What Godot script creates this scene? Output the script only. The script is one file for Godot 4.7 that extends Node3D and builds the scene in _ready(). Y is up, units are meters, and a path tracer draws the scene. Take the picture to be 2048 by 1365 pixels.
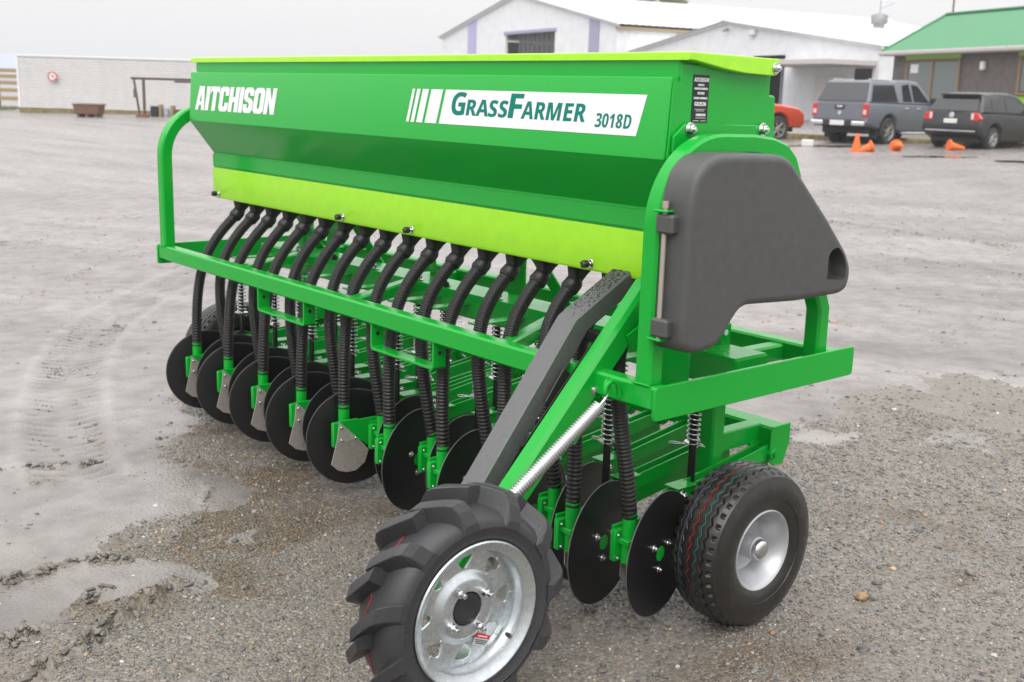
extends Node3D

# ---------------------------------------------------------------- mesh builder
class MB:
	var v := PackedVector3Array()
	var n := PackedVector3Array()
	var c := PackedColorArray()
	var idx := PackedInt32Array()
	var col = null
	func _p(a: Vector3, na: Vector3) -> void:
		v.append(a)
		n.append(na)
		if col != null:
			c.append(col)
	func tri(a: Vector3, b: Vector3, d: Vector3) -> void:
		var nn := (b - a).cross(d - a).normalized()
		var k := v.size()
		_p(a, nn)
		_p(b, nn)
		_p(d, nn)
		idx.append_array(PackedInt32Array([k, k + 2, k + 1]))
	func trin(a: Vector3, b: Vector3, d: Vector3, na: Vector3, nb: Vector3, nd: Vector3) -> void:
		var g := (b - a).cross(d - a)
		var k := v.size()
		_p(a, na)
		_p(b, nb)
		_p(d, nd)
		if g.dot(na + nb + nd) < 0.0:
			idx.append_array(PackedInt32Array([k, k + 1, k + 2]))
		else:
			idx.append_array(PackedInt32Array([k, k + 2, k + 1]))
	func quad(a: Vector3, b: Vector3, d: Vector3, e: Vector3) -> void:
		tri(a, b, d)
		tri(a, d, e)
	func quad_out(a: Vector3, b: Vector3, d: Vector3, e: Vector3, cen: Vector3) -> void:
		if (b - a).cross(d - a).dot((a + b + d + e) * 0.25 - cen) < 0.0:
			quad(e, d, b, a)
		else:
			quad(a, b, d, e)
	func tri_out(a: Vector3, b: Vector3, d: Vector3, cen: Vector3) -> void:
		if (b - a).cross(d - a).dot((a + b + d) / 3.0 - cen) < 0.0:
			tri(d, b, a)
		else:
			tri(a, b, d)
	func box(t: Transform3D, size: Vector3, ch := 0.0) -> MB:
		var h := size * 0.5
		var o := t.origin
		if ch <= 0.0:
			var p := []
			for sx in [-1, 1]:
				for sy in [-1, 1]:
					for sz in [-1, 1]:
						p.append(t * Vector3(sx * h.x, sy * h.y, sz * h.z))
			for f in [[0, 1, 3, 2], [4, 5, 7, 6], [0, 1, 5, 4], [2, 3, 7, 6], [0, 2, 6, 4], [1, 3, 7, 5]]:
				quad_out(p[f[0]], p[f[1]], p[f[2]], p[f[3]], o)
			return self
		ch = minf(ch, minf(h.x, minf(h.y, h.z)) * 0.95)
		var q := {}
		for sx in [-1, 1]:
			for sy in [-1, 1]:
				for sz in [-1, 1]:
					var k := Vector3i(sx, sy, sz)
					q[[k, 0]] = t * Vector3(sx * h.x, sy * (h.y - ch), sz * (h.z - ch))
					q[[k, 1]] = t * Vector3(sx * (h.x - ch), sy * h.y, sz * (h.z - ch))
					q[[k, 2]] = t * Vector3(sx * (h.x - ch), sy * (h.y - ch), sz * h.z)
					tri_out(q[[k, 0]], q[[k, 1]], q[[k, 2]], o)
		for ax in 3:
			var b := (ax + 1) % 3
			var d := (ax + 2) % 3
			for s in [-1, 1]:
				var ks := []
				for e in [[-1, -1], [1, -1], [1, 1], [-1, 1]]:
					var k := Vector3i.ZERO
					k[ax] = s
					k[b] = e[0]
					k[d] = e[1]
					ks.append(q[[k, ax]])
				quad_out(ks[0], ks[1], ks[2], ks[3], o)
			for s1 in [-1, 1]:
				for s2 in [-1, 1]:
					var k1 := Vector3i.ZERO
					k1[ax] = -1
					k1[b] = s1
					k1[d] = s2
					var k2 := k1
					k2[ax] = 1
					quad_out(q[[k1, b]], q[[k2, b]], q[[k2, d]], q[[k1, d]], o)
		return self
	func bx(x0: float, x1: float, y0: float, y1: float, z0: float, z1: float, ch := 0.003) -> MB:
		return box(Transform3D(Basis(), Vector3((x0 + x1) / 2, (y0 + y1) / 2, (z0 + z1) / 2)), Vector3(absf(x1 - x0), absf(y1 - y0), absf(z1 - z0)), ch)
	func beam(a: Vector3, b: Vector3, w: float, h: float, up := Vector3.UP, ch := 0.004) -> MB:
		var zz := (b - a).normalized()
		var xx := up.cross(zz).normalized()
		var yy := zz.cross(xx)
		return box(Transform3D(Basis(xx, yy, zz), (a + b) / 2), Vector3(w, h, (b - a).length()), ch)
	# rows x cols of points; normal = du x dv (cols step cross rows step)
	func grid(p: PackedVector3Array, rows: int, cols: int, closed := false, sgn := 1.0, closed_rows := false) -> MB:
		var k := v.size()
		for i in rows:
			for j in cols:
				var jl := j - 1
				var jr := j + 1
				if closed:
					jl = (j + cols - 1) % cols
					jr = (j + 1) % cols
				else:
					jl = maxi(jl, 0)
					jr = mini(jr, cols - 1)
				var il := i - 1
				var ir := i + 1
				if closed_rows:
					il = (i + rows - 1) % rows
					ir = (i + 1) % rows
				else:
					il = maxi(il, 0)
					ir = mini(ir, rows - 1)
				var nn := (p[i * cols + jr] - p[i * cols + jl]).cross(p[ir * cols + j] - p[il * cols + j]).normalized() * sgn
				_p(p[i * cols + j], nn)
		for i in (rows if closed_rows else rows - 1):
			for j in (cols if closed else cols - 1):
				var a := k + i * cols + j
				var b := k + i * cols + (j + 1) % cols
				var i2 := (i + 1) % rows
				var d := k + i2 * cols + (j + 1) % cols
				var e := k + i2 * cols + j
				if sgn > 0:
					idx.append_array(PackedInt32Array([a, d, b, a, e, d]))
				else:
					idx.append_array(PackedInt32Array([a, b, d, a, d, e]))
		return self
	func disc(o: Vector3, nn: Vector3, r: float, seg := 16) -> MB:
		var u := nn.cross(Vector3(0.31, 0.87, 0.21)).normalized()
		var w := nn.cross(u)
		for i in seg:
			var a0 := TAU * i / seg
			var a1 := TAU * (i + 1) / seg
			trin(o, o + (u * cos(a0) + w * sin(a0)) * r, o + (u * cos(a1) + w * sin(a1)) * r, nn, nn, nn)
		return self
	# profile: array of Vector2(radius, along)
	func lathe(o: Vector3, ax: Vector3, prof: Array, seg := 24, sharp := 0.75) -> MB:
		ax = ax.normalized()
		var u := ax.cross(Vector3(0.31, 0.87, 0.21)).normalized()
		var w := ax.cross(u)
		var m := prof.size()
		var nr := []
		for i in m - 1:
			var t: Vector2 = (prof[i + 1] - prof[i]).normalized()
			nr.append(Vector2(t.y, -t.x))
		for i in m - 1:
			var n0: Vector2 = nr[i]
			var n1: Vector2 = nr[i]
			if i > 0 and nr[i].dot(nr[i - 1]) > sharp:
				n0 = (nr[i] + nr[i - 1]).normalized()
			if i < m - 2 and nr[i].dot(nr[i + 1]) > sharp:
				n1 = (nr[i] + nr[i + 1]).normalized()
			var k := v.size()
			for j in seg + 1:
				var a := TAU * j / seg
				var d := u * cos(a) + w * sin(a)
				_p(o + d * prof[i].x + ax * prof[i].y, (d * n0.x + ax * n0.y).normalized())
				_p(o + d * prof[i + 1].x + ax * prof[i + 1].y, (d * n1.x + ax * n1.y).normalized())
			for j in seg:
				var a := k + j * 2
				idx.append_array(PackedInt32Array([a, a + 1, a + 3, a, a + 3, a + 2]))
		return self
	func cyl(a: Vector3, b: Vector3, r: float, seg := 16, ch := 0.0) -> MB:
		var l := (b - a).length()
		var c0 := minf(ch, r * 0.5)
		if c0 > 0:
			return lathe(a, b - a, [Vector2(0, 0), Vector2(r - c0, 0), Vector2(r, c0), Vector2(r, l - c0), Vector2(r - c0, l), Vector2(0, l)], seg, 0.9)
		return lathe(a, b - a, [Vector2(0, 0), Vector2(r, 0), Vector2(r, l), Vector2(0, l)], seg)
	func hexbolt(a: Vector3, dir: Vector3, r: float, washer := true) -> MB:
		dir = dir.normalized()
		if washer:
			cyl(a, a + dir * r * 0.25, r * 1.45, 16, r * 0.08)
		lathe(a + dir * r * 0.2, dir, [Vector2(r, 0), Vector2(r, r * 0.75), Vector2(r * 0.82, r * 0.95), Vector2(0, r * 0.95)], 6, 2.0)
		cyl(a + dir * r, a + dir * r * 1.6, r * 0.5, 8, r * 0.1)
		return self
	func tube(path: PackedVector3Array, r, seg := 10, caps := true, close := false) -> MB:
		var m := path.size()
		var pts := PackedVector3Array()
		var t0 := (path[1] - path[0]).normalized()
		var nn := t0.cross(Vector3(0.23, 0.11, 0.97)).normalized()
		var frames := []
		for i in m:
			var t: Vector3
			if close:
				t = (path[(i + 1) % m] - path[(i + m - 1) % m]).normalized()
			else:
				t = (path[mini(i + 1, m - 1)] - path[maxi(i - 1, 0)]).normalized()
			nn = (nn - t * nn.dot(t)).normalized()
			var b := t.cross(nn)
			frames.append([nn, b, t])
			var rr: float = r[i] if (r is Array or r is PackedFloat32Array) else r
			for j in seg:
				var a := TAU * j / seg
				pts.append(path[i] + (nn * cos(a) + b * sin(a)) * rr)
		grid(pts, m, seg, true, 1.0, close)
		if caps and not close:
			disc(path[0], -frames[0][2], r[0] if (r is Array or r is PackedFloat32Array) else r, seg)
			disc(path[m - 1], frames[m - 1][2], r[m - 1] if (r is Array or r is PackedFloat32Array) else r, seg)
		return self
	# polygon in the plane o + U x + V y, thickness along W (U x V) from w0 to w1, chamfered rim
	func extrude(poly: PackedVector2Array, o: Vector3, u: Vector3, vv: Vector3, w0: float, w1: float, ch := 0.0, smooth := 0.8) -> MB:
		var area := 0.0
		var m := poly.size()
		for i in m:
			area += poly[i].cross(poly[(i + 1) % m])
		if area < 0:
			poly.reverse()
		var w := u.cross(vv).normalized()
		if w1 < w0:
			var tt := w0
			w0 = w1
			w1 = tt
		var en := []
		for i in m:
			var e := (poly[(i + 1) % m] - poly[i]).normalized()
			en.append(Vector2(e.y, -e.x))
		var ins := PackedVector2Array()
		for i in m:
			var a: Vector2 = en[(i + m - 1) % m]
			var b: Vector2 = en[i]
			var mt := a + b
			var l := mt.length_squared()
			ins.append(poly[i] - mt * (2.0 / maxf(l, 0.6)) * ch)
		var f := func(p: Vector2, z: float) -> Vector3: return o + u * p.x + vv * p.y + w * z
		var ti := Geometry2D.triangulate_polygon(ins)
		for k in range(0, ti.size(), 3):
			var a: Vector2 = ins[ti[k]]
			var b: Vector2 = ins[ti[k + 1]]
			var d: Vector2 = ins[ti[k + 2]]
			trin(f.call(a, w1), f.call(b, w1), f.call(d, w1), w, w, w)
			trin(f.call(a, w0), f.call(b, w0), f.call(d, w0), -w, -w, -w)
		for i in m:
			var j := (i + 1) % m
			var n0: Vector2 = en[i]
			var n1: Vector2 = en[i]
			if en[i].dot(en[(i + m - 1) % m]) > smooth:
				n0 = (en[i] + en[(i + m - 1) % m]).normalized()
			if en[i].dot(en[j]) > smooth:
				n1 = (en[i] + en[j]).normalized()
			var a3 := (u * n0.x + vv * n0.y).normalized()
			var b3 := (u * n1.x + vv * n1.y).normalized()
			var z0 := w0 + ch
			var z1 := w1 - ch
			trin(f.call(poly[i], z0), f.call(poly[j], z0), f.call(poly[j], z1), a3, b3, b3)
			trin(f.call(poly[i], z0), f.call(poly[j], z1), f.call(poly[i], z1), a3, b3, a3)
			if ch > 0:
				var ca := (a3 + w).normalized()
				var cb := (b3 + w).normalized()
				trin(f.call(poly[i], z1), f.call(poly[j], z1), f.call(ins[j], w1), ca, cb, cb)
				trin(f.call(poly[i], z1), f.call(ins[j], w1), f.call(ins[i], w1), ca, cb, ca)
				ca = (a3 - w).normalized()
				cb = (b3 - w).normalized()
				trin(f.call(poly[i], z0), f.call(poly[j], z0), f.call(ins[j], w0), ca, cb, cb)
				trin(f.call(poly[i], z0), f.call(ins[j], w0), f.call(ins[i], w0), ca, cb, ca)
		return self
	# side profile in (z, y) extruded across x with a width that depends on y (car bodies)
	func mesh() -> ArrayMesh:
		var arr := []
		arr.resize(Mesh.ARRAY_MAX)
		arr[Mesh.ARRAY_VERTEX] = v
		arr[Mesh.ARRAY_NORMAL] = n
		if c.size() == v.size() and c.size() > 0:
			arr[Mesh.ARRAY_COLOR] = c
		arr[Mesh.ARRAY_INDEX] = idx
		var am := ArrayMesh.new()
		am.add_surface_from_arrays(Mesh.PRIMITIVE_TRIANGLES, arr)
		return am

func V2(a: Array) -> PackedVector2Array:
	var o := PackedVector2Array()
	for i in range(0, a.size(), 2):
		o.append(Vector2(a[i], a[i + 1]))
	return o

func rounded(a: PackedVector2Array, r: float, seg := 4) -> PackedVector2Array:
	var o := PackedVector2Array()
	var m := a.size()
	for i in m:
		var p := a[i]
		var d0 := a[(i + m - 1) % m] - p
		var d1 := a[(i + 1) % m] - p
		var k := minf(r, minf(d0.length(), d1.length()) * 0.45)
		var q0 := p + d0.normalized() * k
		var q1 := p + d1.normalized() * k
		for s in seg + 1:
			var t := float(s) / seg
			o.append(q0.lerp(p, t).lerp(p.lerp(q1, t), t))
	return o

# ---------------------------------------------------------------- scene helpers
var M := {}
var used := {}

func numbered(called: String) -> String:
	if not used.has(called):
		used[called] = 0
		return called
	used[called] += 1
	return "%s_%03d" % [called, used[called]]

func part(parent: Node, called: String, b: MB, m: Material) -> MeshInstance3D:
	var o := MeshInstance3D.new()
	o.name = called if parent != self else numbered(called)
	o.mesh = b.mesh()
	o.material_override = m
	parent.add_child(o, true)
	return o

func same(parent: Node, called: String, me: Mesh, m: Material, t := Transform3D()) -> MeshInstance3D:
	var o := MeshInstance3D.new()
	o.name = called
	o.mesh = me
	o.material_override = m
	o.transform = t
	parent.add_child(o, true)
	return o

func group(parent: Node, called: String, t := Transform3D()) -> Node3D:
	var o := Node3D.new()
	o.name = called if parent != self else numbered(called)
	o.transform = t
	parent.add_child(o, true)
	return o

func tag(o: Node, label: String, category := "", grp := "", kind := "") -> Node:
	o.set_meta("label", label)
	if category != "":
		o.set_meta("category", category)
	if grp != "":
		o.set_meta("group", grp)
	if kind != "":
		o.set_meta("kind", kind)
	return o

func lin(r: float, g: float, b: float) -> Color:
	return Color(r, g, b).linear_to_srgb()

func noise_tex(freq: float, kind := FastNoiseLite.TYPE_SIMPLEX_SMOOTH, size := 512, oct := 4, ramp = null, sd := 1, normal := 0.0, ret := -1) -> NoiseTexture2D:
	var f := FastNoiseLite.new()
	f.noise_type = kind
	f.frequency = freq
	f.seed = sd
	f.fractal_octaves = oct
	if oct <= 1:
		f.fractal_type = FastNoiseLite.FRACTAL_NONE
	if ret >= 0:
		f.cellular_return_type = ret
	var t := NoiseTexture2D.new()
	t.width = size
	t.height = size
	t.seamless = true
	t.noise = f
	if normal > 0.0:
		t.as_normal_map = true
		t.bump_strength = normal
	if ramp != null:
		var g := Gradient.new()
		var off := PackedFloat32Array()
		var cs := PackedColorArray()
		for e in ramp:
			off.append(e[0])
			cs.append(e[1])
		g.offsets = off
		g.colors = cs
		t.color_ramp = g
	return t

func grey(a: float) -> Color:
	return Color(a, a, a)

func mat(col: Color, rough: float, metal := 0.0, opt := {}) -> StandardMaterial3D:
	var m := StandardMaterial3D.new()
	m.albedo_color = col
	m.roughness = rough
	m.metallic = metal
	m.uv1_triplanar = true
	m.uv1_world_triplanar = opt.get("world", false)
	var s: float = opt.get("scale", 1.0)
	m.uv1_scale = Vector3(s, s, s)
	if opt.has("tex"):
		m.albedo_texture = opt.tex
	if opt.has("rtex"):
		m.roughness_texture = opt.rtex
	if opt.has("ntex"):
		m.normal_enabled = true
		m.normal_texture = opt.ntex
		m.normal_scale = opt.get("ns", 0.3)
	if opt.has("htex"):
		m.heightmap_enabled = true
		m.heightmap_texture = opt.htex
		m.heightmap_scale = opt.get("hs", 0.1)
	if opt.has("coat"):
		m.clearcoat_enabled = true
		m.clearcoat = opt.coat
		m.clearcoat_roughness = opt.get("coatr", 0.1)
	if opt.has("spec"):
		m.metallic_specular = opt.spec
	if opt.has("vc"):
		m.vertex_color_use_as_albedo = true
	return m

func make_materials() -> void:
	var peel := noise_tex(0.03, FastNoiseLite.TYPE_SIMPLEX_SMOOTH, 512, 3, null, 3, 2.0)
	var speck := noise_tex(0.12, FastNoiseLite.TYPE_SIMPLEX_SMOOTH, 512, 4, [[0.0, grey(0.86)], [0.5, grey(0.95)], [1.0, grey(1.0)]], 5)
	var wetr := noise_tex(0.012, FastNoiseLite.TYPE_SIMPLEX_SMOOTH, 512, 5, [[0.0, grey(0.55)], [0.45, grey(0.8)], [1.0, grey(1.0)]], 7)
	M.green = mat(lin(0.004, 0.40, 0.035), 0.22, 0.0, {"tex": speck, "rtex": wetr, "ntex": peel, "ns": 0.10, "scale": 3.0, "spec": 0.5})
	M.green2 = mat(lin(0.003, 0.385, 0.032), 0.27, 0.0, {"tex": speck, "rtex": wetr, "ntex": peel, "ns": 0.15, "scale": 4.0, "spec": 0.42})
	M.lime = mat(lin(0.37, 0.82, 0.015), 0.34, 0.0, {"tex": noise_tex(0.02, FastNoiseLite.TYPE_SIMPLEX_SMOOTH, 256, 3, [[0.0, grey(0.96)], [1.0, grey(1.0)]], 9), "ntex": peel, "ns": 0.06, "scale": 3.0, "coat": 0.3, "coatr": 0.12})
	var grain := noise_tex(0.25, FastNoiseLite.TYPE_SIMPLEX_SMOOTH, 512, 3, null, 11, 5.0)
	var blotch := noise_tex(0.01, FastNoiseLite.TYPE_SIMPLEX_SMOOTH, 512, 5, [[0.0, grey(0.88)], [0.5, grey(0.95)], [1.0, grey(1.0)]], 13)
	var drops := noise_tex(0.045, FastNoiseLite.TYPE_CELLULAR, 512, 1, [[0.0, grey(1.0)], [0.25, grey(0.7)], [0.4, grey(0.35)], [1.0, grey(0.3)]], 15, 0.0, FastNoiseLite.RETURN_DISTANCE)
	var speckle := noise_tex(0.09, FastNoiseLite.TYPE_SIMPLEX_SMOOTH, 512, 4, [[0.0, grey(0.55)], [0.35, grey(0.75)], [0.5, grey(0.98)], [1.0, grey(1.0)]], 14)
	M.plastic = mat(lin(0.068, 0.069, 0.068), 0.50, 0.0, {"tex": blotch, "ntex": grain, "ns": 0.35, "scale": 4.0, "spec": 0.55})
	M.guard = mat(lin(0.10, 0.10, 0.103), 0.46, 0.0, {"tex": blotch, "ntex": noise_tex(0.06, FastNoiseLite.TYPE_CELLULAR, 512, 1, null, 17, 6.0), "ns": 0.5, "scale": 9.0, "spec": 0.6})
	M.hose = mat(lin(0.012, 0.0118, 0.012), 0.42, 0.0, {"spec": 0.5, "tex": blotch, "scale": 3.0})
	M.disc = mat(lin(0.008, 0.008, 0.009), 0.30, 0.0, {"spec": 0.55})
	M.zinc = mat(lin(0.62, 0.63, 0.64), 0.28, 1.0, {"rtex": wetr, "scale": 6.0})
	M.galv = mat(lin(0.62, 0.66, 0.68), 0.38, 0.85, {"tex": noise_tex(0.05, FastNoiseLite.TYPE_CELLULAR, 512, 1, [[0.0, grey(0.9)], [1.0, grey(1.0)]], 19, 0.0, FastNoiseLite.RETURN_CELL_VALUE), "rtex": wetr, "scale": 5.0})
	M.silver = mat(lin(0.50, 0.51, 0.53), 0.34, 0.55, {"tex": blotch, "scale": 4.0})
	M.stainless = mat(lin(0.56, 0.52, 0.47), 0.42, 0.35, {"tex": blotch, "rtex": wetr, "scale": 9.0})
	M.blacksteel = mat(lin(0.012, 0.012, 0.013), 0.4, 0.2)
	M.rubber = mat(lin(0.045, 0.045, 0.049), 0.40, 0.0, {"tex": speckle, "ntex": grain, "ns": 0.6, "scale": 6.0, "rtex": wetr})
	var dirt := noise_tex(0.016, FastNoiseLite.TYPE_SIMPLEX_SMOOTH, 512, 5, [[0.0, Color(0.46, 0.45, 0.44)], [0.55, Color(0.5, 0.49, 0.48)], [0.68, Color(0.58, 0.55, 0.5)], [0.78, Color(0.66, 0.61, 0.54)], [1.0, Color(.78, 0.7, 0.6)]], 21)
	M.tyre = mat(lin(0.075, 0.073, 0.072), 0.42, 0.0, {"tex": dirt, "scale": 4.0, "rtex": wetr})
	M.white = mat(lin(0.80, 0.80, 0.82), 0.3)
	M.teal = mat(lin(0.002, 0.19, 0.14), 0.45, 0.0, {"spec": 0.3})
	M.stickerblack = mat(lin(0.012, 0.012, 0.013), 0.35)
	M.capblack = mat(lin(0.025, 0.025, 0.027), 0.25)
	M.red = mat(lin(0.55, 0.02, 0.015), 0.5)
	M.blue = mat(lin(0.10, 0.28, 0.5), 0.5)
	M.tealstripe = mat(lin(0.02, 0.27, 0.24), 0.5)
	M.rod = mat(lin(0.42, 0.38, 0.33), 0.4, 0.5)
	M.chain = mat(lin(0.08, 0.075, 0.07), 0.4, 0.8)
	M.drop = mat(lin(.012, .012, .012), .04, 0.0, {"spec": .4})
	M.discedge = mat(lin(.14, .135, .13), .4, .5)
	M.gutterprint = mat(lin(.5, .5, .5), .4)
	M.bolt = M.zinc

func text(parent: Node, called: String, s: String, h: float, wide: float, t: Transform3D, m: Material, shear := 0.0, bold := true, embolden := 0.0) -> MeshInstance3D:
	var f := SystemFont.new()
	f.font_names = PackedStringArray(["Droid Sans"])
	f.font_weight = 700 if bold else 400
	var fv := FontVariation.new()
	fv.base_font = f
	fv.variation_embolden = embolden
	var tm := TextMesh.new()
	tm.text = s
	tm.font = fv
	tm.font_size = 64
	tm.pixel_size = 0.01
	tm.depth = 0.02
	tm.curve_step = 1.0
	tm.horizontal_alignment = HORIZONTAL_ALIGNMENT_CENTER
	tm.vertical_alignment = VERTICAL_ALIGNMENT_CENTER
	var bb := tm.get_aabb()
	var sx := wide / maxf(bb.size.x, 0.001)
	var sy := h / maxf(bb.size.y, 0.001)
	var o := MeshInstance3D.new()
	o.name = called
	o.mesh = tm
	o.material_override = m
	var cen := bb.get_center()
	var b := Basis(Vector3(sx, 0, 0), Vector3(shear * sy, sy, 0), Vector3(0, 0, 0.05))
	o.transform = t * Transform3D(b, Vector3.ZERO) * Transform3D(Basis(), Vector3(-cen.x, -cen.y, 0))
	parent.add_child(o, true)
	return o

func setup_view() -> void:
	var cam := Camera3D.new()
	cam.name = "camera"
	cam.keep_aspect = Camera3D.KEEP_HEIGHT
	var at := CameraAttributesPhysical.new()
	at.frustum_focal_length = 39.365
	at.frustum_near = 0.05
	at.frustum_far = 2000.0
	at.frustum_focus_distance = 3.15
	at.exposure_aperture = 5.6
	cam.attributes = at
	cam.transform = Transform3D(Basis.from_euler(Vector3(-0.2169149, 0.8641124, 0.0294432), EULER_ORDER_YXZ), Vector3(3.22505, 1.42738, 1.96022))
	add_child(cam)
	cam.current = true
	var env := Environment.new()
	env.background_mode = Environment.BG_SKY
	var sky := Sky.new()
	var sm := ProceduralSkyMaterial.new()
	sm.sky_top_color = lin(1.95, 1.94, 1.95)
	sm.sky_horizon_color = lin(.62, .62, .628)
	sm.sky_curve = 0.6
	sm.ground_bottom_color = lin(.2, .19, .18)
	sm.ground_horizon_color = lin(.3, .29, .28)
	sm.sun_angle_max = 0.0
	sky.sky_material = sm
	env.sky = sky
	env.tonemap_mode = Environment.TONE_MAPPER_LINEAR
	env.tonemap_exposure = 1.3
	env.fog_enabled = true
	env.fog_density = 0.001
	env.fog_light_color = Color(0.93, 0.935, 0.945)
	env.sdfgi_enabled = true
	env.ssao_enabled = true
	env.ssil_enabled = true
	var we := WorldEnvironment.new()
	we.name = "environment"
	we.environment = env
	add_child(we)
	var sun := DirectionalLight3D.new()
	sun.name = "overcast_sun"
	sun.light_energy = 0.42
	sun.light_angular_distance = 40.0
	sun.light_color = Color(1.0, 0.985, 0.96)
	sun.shadow_enabled = true
	sun.sky_mode = DirectionalLight3D.SKY_MODE_LIGHT_ONLY
	sun.transform = Transform3D(Basis.looking_at(-Vector3(.55, 1.0, .75), Vector3(0, 0, 1)), Vector3(0, 20, 0))
	add_child(sun)

# ---------------------------------------------------------------- ground
const YARD := Vector3(3.22505, 0.0, 1.96022)
const YARD_TURN := 0.8641124
const BASE := -0.022
var n_big := FastNoiseLite.new()
var n_mid := FastNoiseLite.new()
var n_fine := FastNoiseLite.new()
var n_edge := FastNoiseLite.new()
var gravel_zone := PackedVector2Array()
var ridges := []

func setup_noise() -> void:
	for e in [[n_big, .35, 31, 3], [n_mid, 2.2, 37, 3], [n_fine, 14.0, 41, 3], [n_edge, 1.6, 43, 4]]:
		e[0].noise_type = FastNoiseLite.TYPE_SIMPLEX_SMOOTH
		e[0].frequency = e[1]
		e[0].seed = e[2]
		e[0].fractal_octaves = e[3]
	gravel_zone = V2([4.0, 4.0, .75, 2.2, .45, 1.25, .30, .72, -.1, .5, -.445, .283, -1.0, .05, -1.75, -.25, -1.8, -1.2, -.9, -2.0, .41, -2.2, .35, -3.2, .4, -4.5, 1.5, -8, 7, -8, 7, 4])
	# mud ridges pushed up beside tyre ruts: points, half width, height
	ridges = [
		[[-1.15, .95, -1.076, .814, -1.043, .687, -.94, .491], .018, .024],
		[[-.90, .95, -.866, .859, -.835, .78, -.843, .67], .016, .018],
		[[-.05, 1.2, -.043, 1.112, -.033, 1.03, -.081, .912, -.035, .806, .008, .74], .022, .034],
		[[.35, 1.3, .327, 1.219, .26, 1.069, .225, .989, .162, .88], .020, .028],
		[[.53, 1.2, .45, 1.055, .365, .929, .295, .815, .252, .69], .026, .042],
		[[-.002, .676, -.07, .564, -.206, .414, -.347, .32, -.547, .236], .014, .014],
		[[-4.45, -.161, -4.946, -.644, -5.919, -1.366, -6.2, -1.9], .035, .014],
		[[-7.0, -2.2, -5.6, -1.2, -4.4, -.2], .05, .014],
		[[-4.4, -9.1, -3.5, -9.05, -2.7, -8.86, -1.8, -9.0, -.8, -8.6], .09, .030],
		[[-3.2, -7.6, -2.2, -7.4, -1.2, -7.5], .07, .020],
		[[-.9, -5.2, -.2, -5.6, .6, -6.4], .05, .018]]

func seg_dist(p: Vector2, a: Vector2, b: Vector2) -> float:
	var ab := b - a
	var t := clampf((p - a).dot(ab) / ab.length_squared(), 0.0, 1.0)
	return p.distance_to(a + ab * t)

func slope_h(x: float, z: float) -> float:
	var dx := x - YARD.x
	var dz := z - YARD.z
	var d := -sin(YARD_TURN) * dx - cos(YARD_TURN) * dz
	var s := cos(YARD_TURN) * dx - sin(YARD_TURN) * dz
	return (.0062 * d + .0133 * s) * smoothstep(4.5, 14.0, d)

func base_h(x: float, z: float) -> float:
	return BASE + slope_h(x, z) + n_big.get_noise_2d(x, z) * .010 * smoothstep(0.0, 3.0, absf(x) + absf(z))

func zone(x: float, z: float) -> float:
	# positive in silt, negative in gravel, about metres / 0.3
	var p := Vector2(x, z)
	var dmin := 1e9
	var m := gravel_zone.size()
	for i in m:
		dmin = minf(dmin, seg_dist(p, gravel_zone[i], gravel_zone[(i + 1) % m]))
	var inside := Geometry2D.is_point_in_polygon(p, gravel_zone)
	return (-dmin if inside else dmin)

func ridge_h(x: float, z: float) -> float:
	var p := Vector2(x, z)
	var h := 0.0
	for r in ridges:
		var a: Array = r[0]
		for i in range(0, a.size() - 2, 2):
			var q0 := Vector2(a[i], a[i + 1])
			var q1 := Vector2(a[i + 2], a[i + 3])
			if absf(p.x - (q0.x + q1.x) / 2) > absf(q0.x - q1.x) / 2 + .3 or absf(p.y - (q0.y + q1.y) / 2) > absf(q0.y - q1.y) / 2 + .3:
				continue
			var d := seg_dist(p, q0, q1) + n_edge.get_noise_2d(x * 5.0, z * 5.0) * .035
			var k: float = r[1]
			var lump := clampf(.45 + n_fine.get_noise_2d(x * 1.4, z * 1.4) * 1.6, 0.0, 1.0)
			h = maxf(h, r[2] * exp(-d * d / (k * k)) * lump)
			# the rut beside it
			h -= .004 * exp(-pow((d - .10) / .06, 2.0))
	return h

func track_h(x: float, z: float) -> float:
	# lug prints of a passing tyre
	var h := 0.0
	var run := [Vector2(-5.2, -1.95), Vector2(-4.58, -1.37), Vector2(-4.16, -.99), Vector2(-3.62, -.56), Vector2(-3.07, -.21), Vector2(-2.49, .07), Vector2(-1.77, .34), Vector2(-1.2, .53), Vector2(-.8, .62)]
	var p := Vector2(x, z)
	for i in run.size() - 1:
		var a: Vector2 = run[i]
		var b: Vector2 = run[i + 1]
		if p.distance_to((a + b) / 2) > .75:
			continue
		var ab := b - a
		var t := clampf((p - a).dot(ab) / ab.length_squared(), 0.0, 1.0)
		var q := a + ab * t
		var side := (p - q).dot(Vector2(-ab.y, ab.x).normalized())
		if t <= 0.0 or t >= 1.0:
			continue
		var along := t * ab.length()
		for c in [-.085, .085]:
			var w := absf(side - c)
			if w < .075:
				h += (sin((along + absf(side) * .6) * 84.0) * .006 - .003) * smoothstep(.075, .045, w) * (.6 + n_edge.get_noise_2d(x * 2.0, z * 2.0))
		h += .006 * exp(-pow((absf(side) - .19) / .025, 2.0))
	return h

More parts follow.
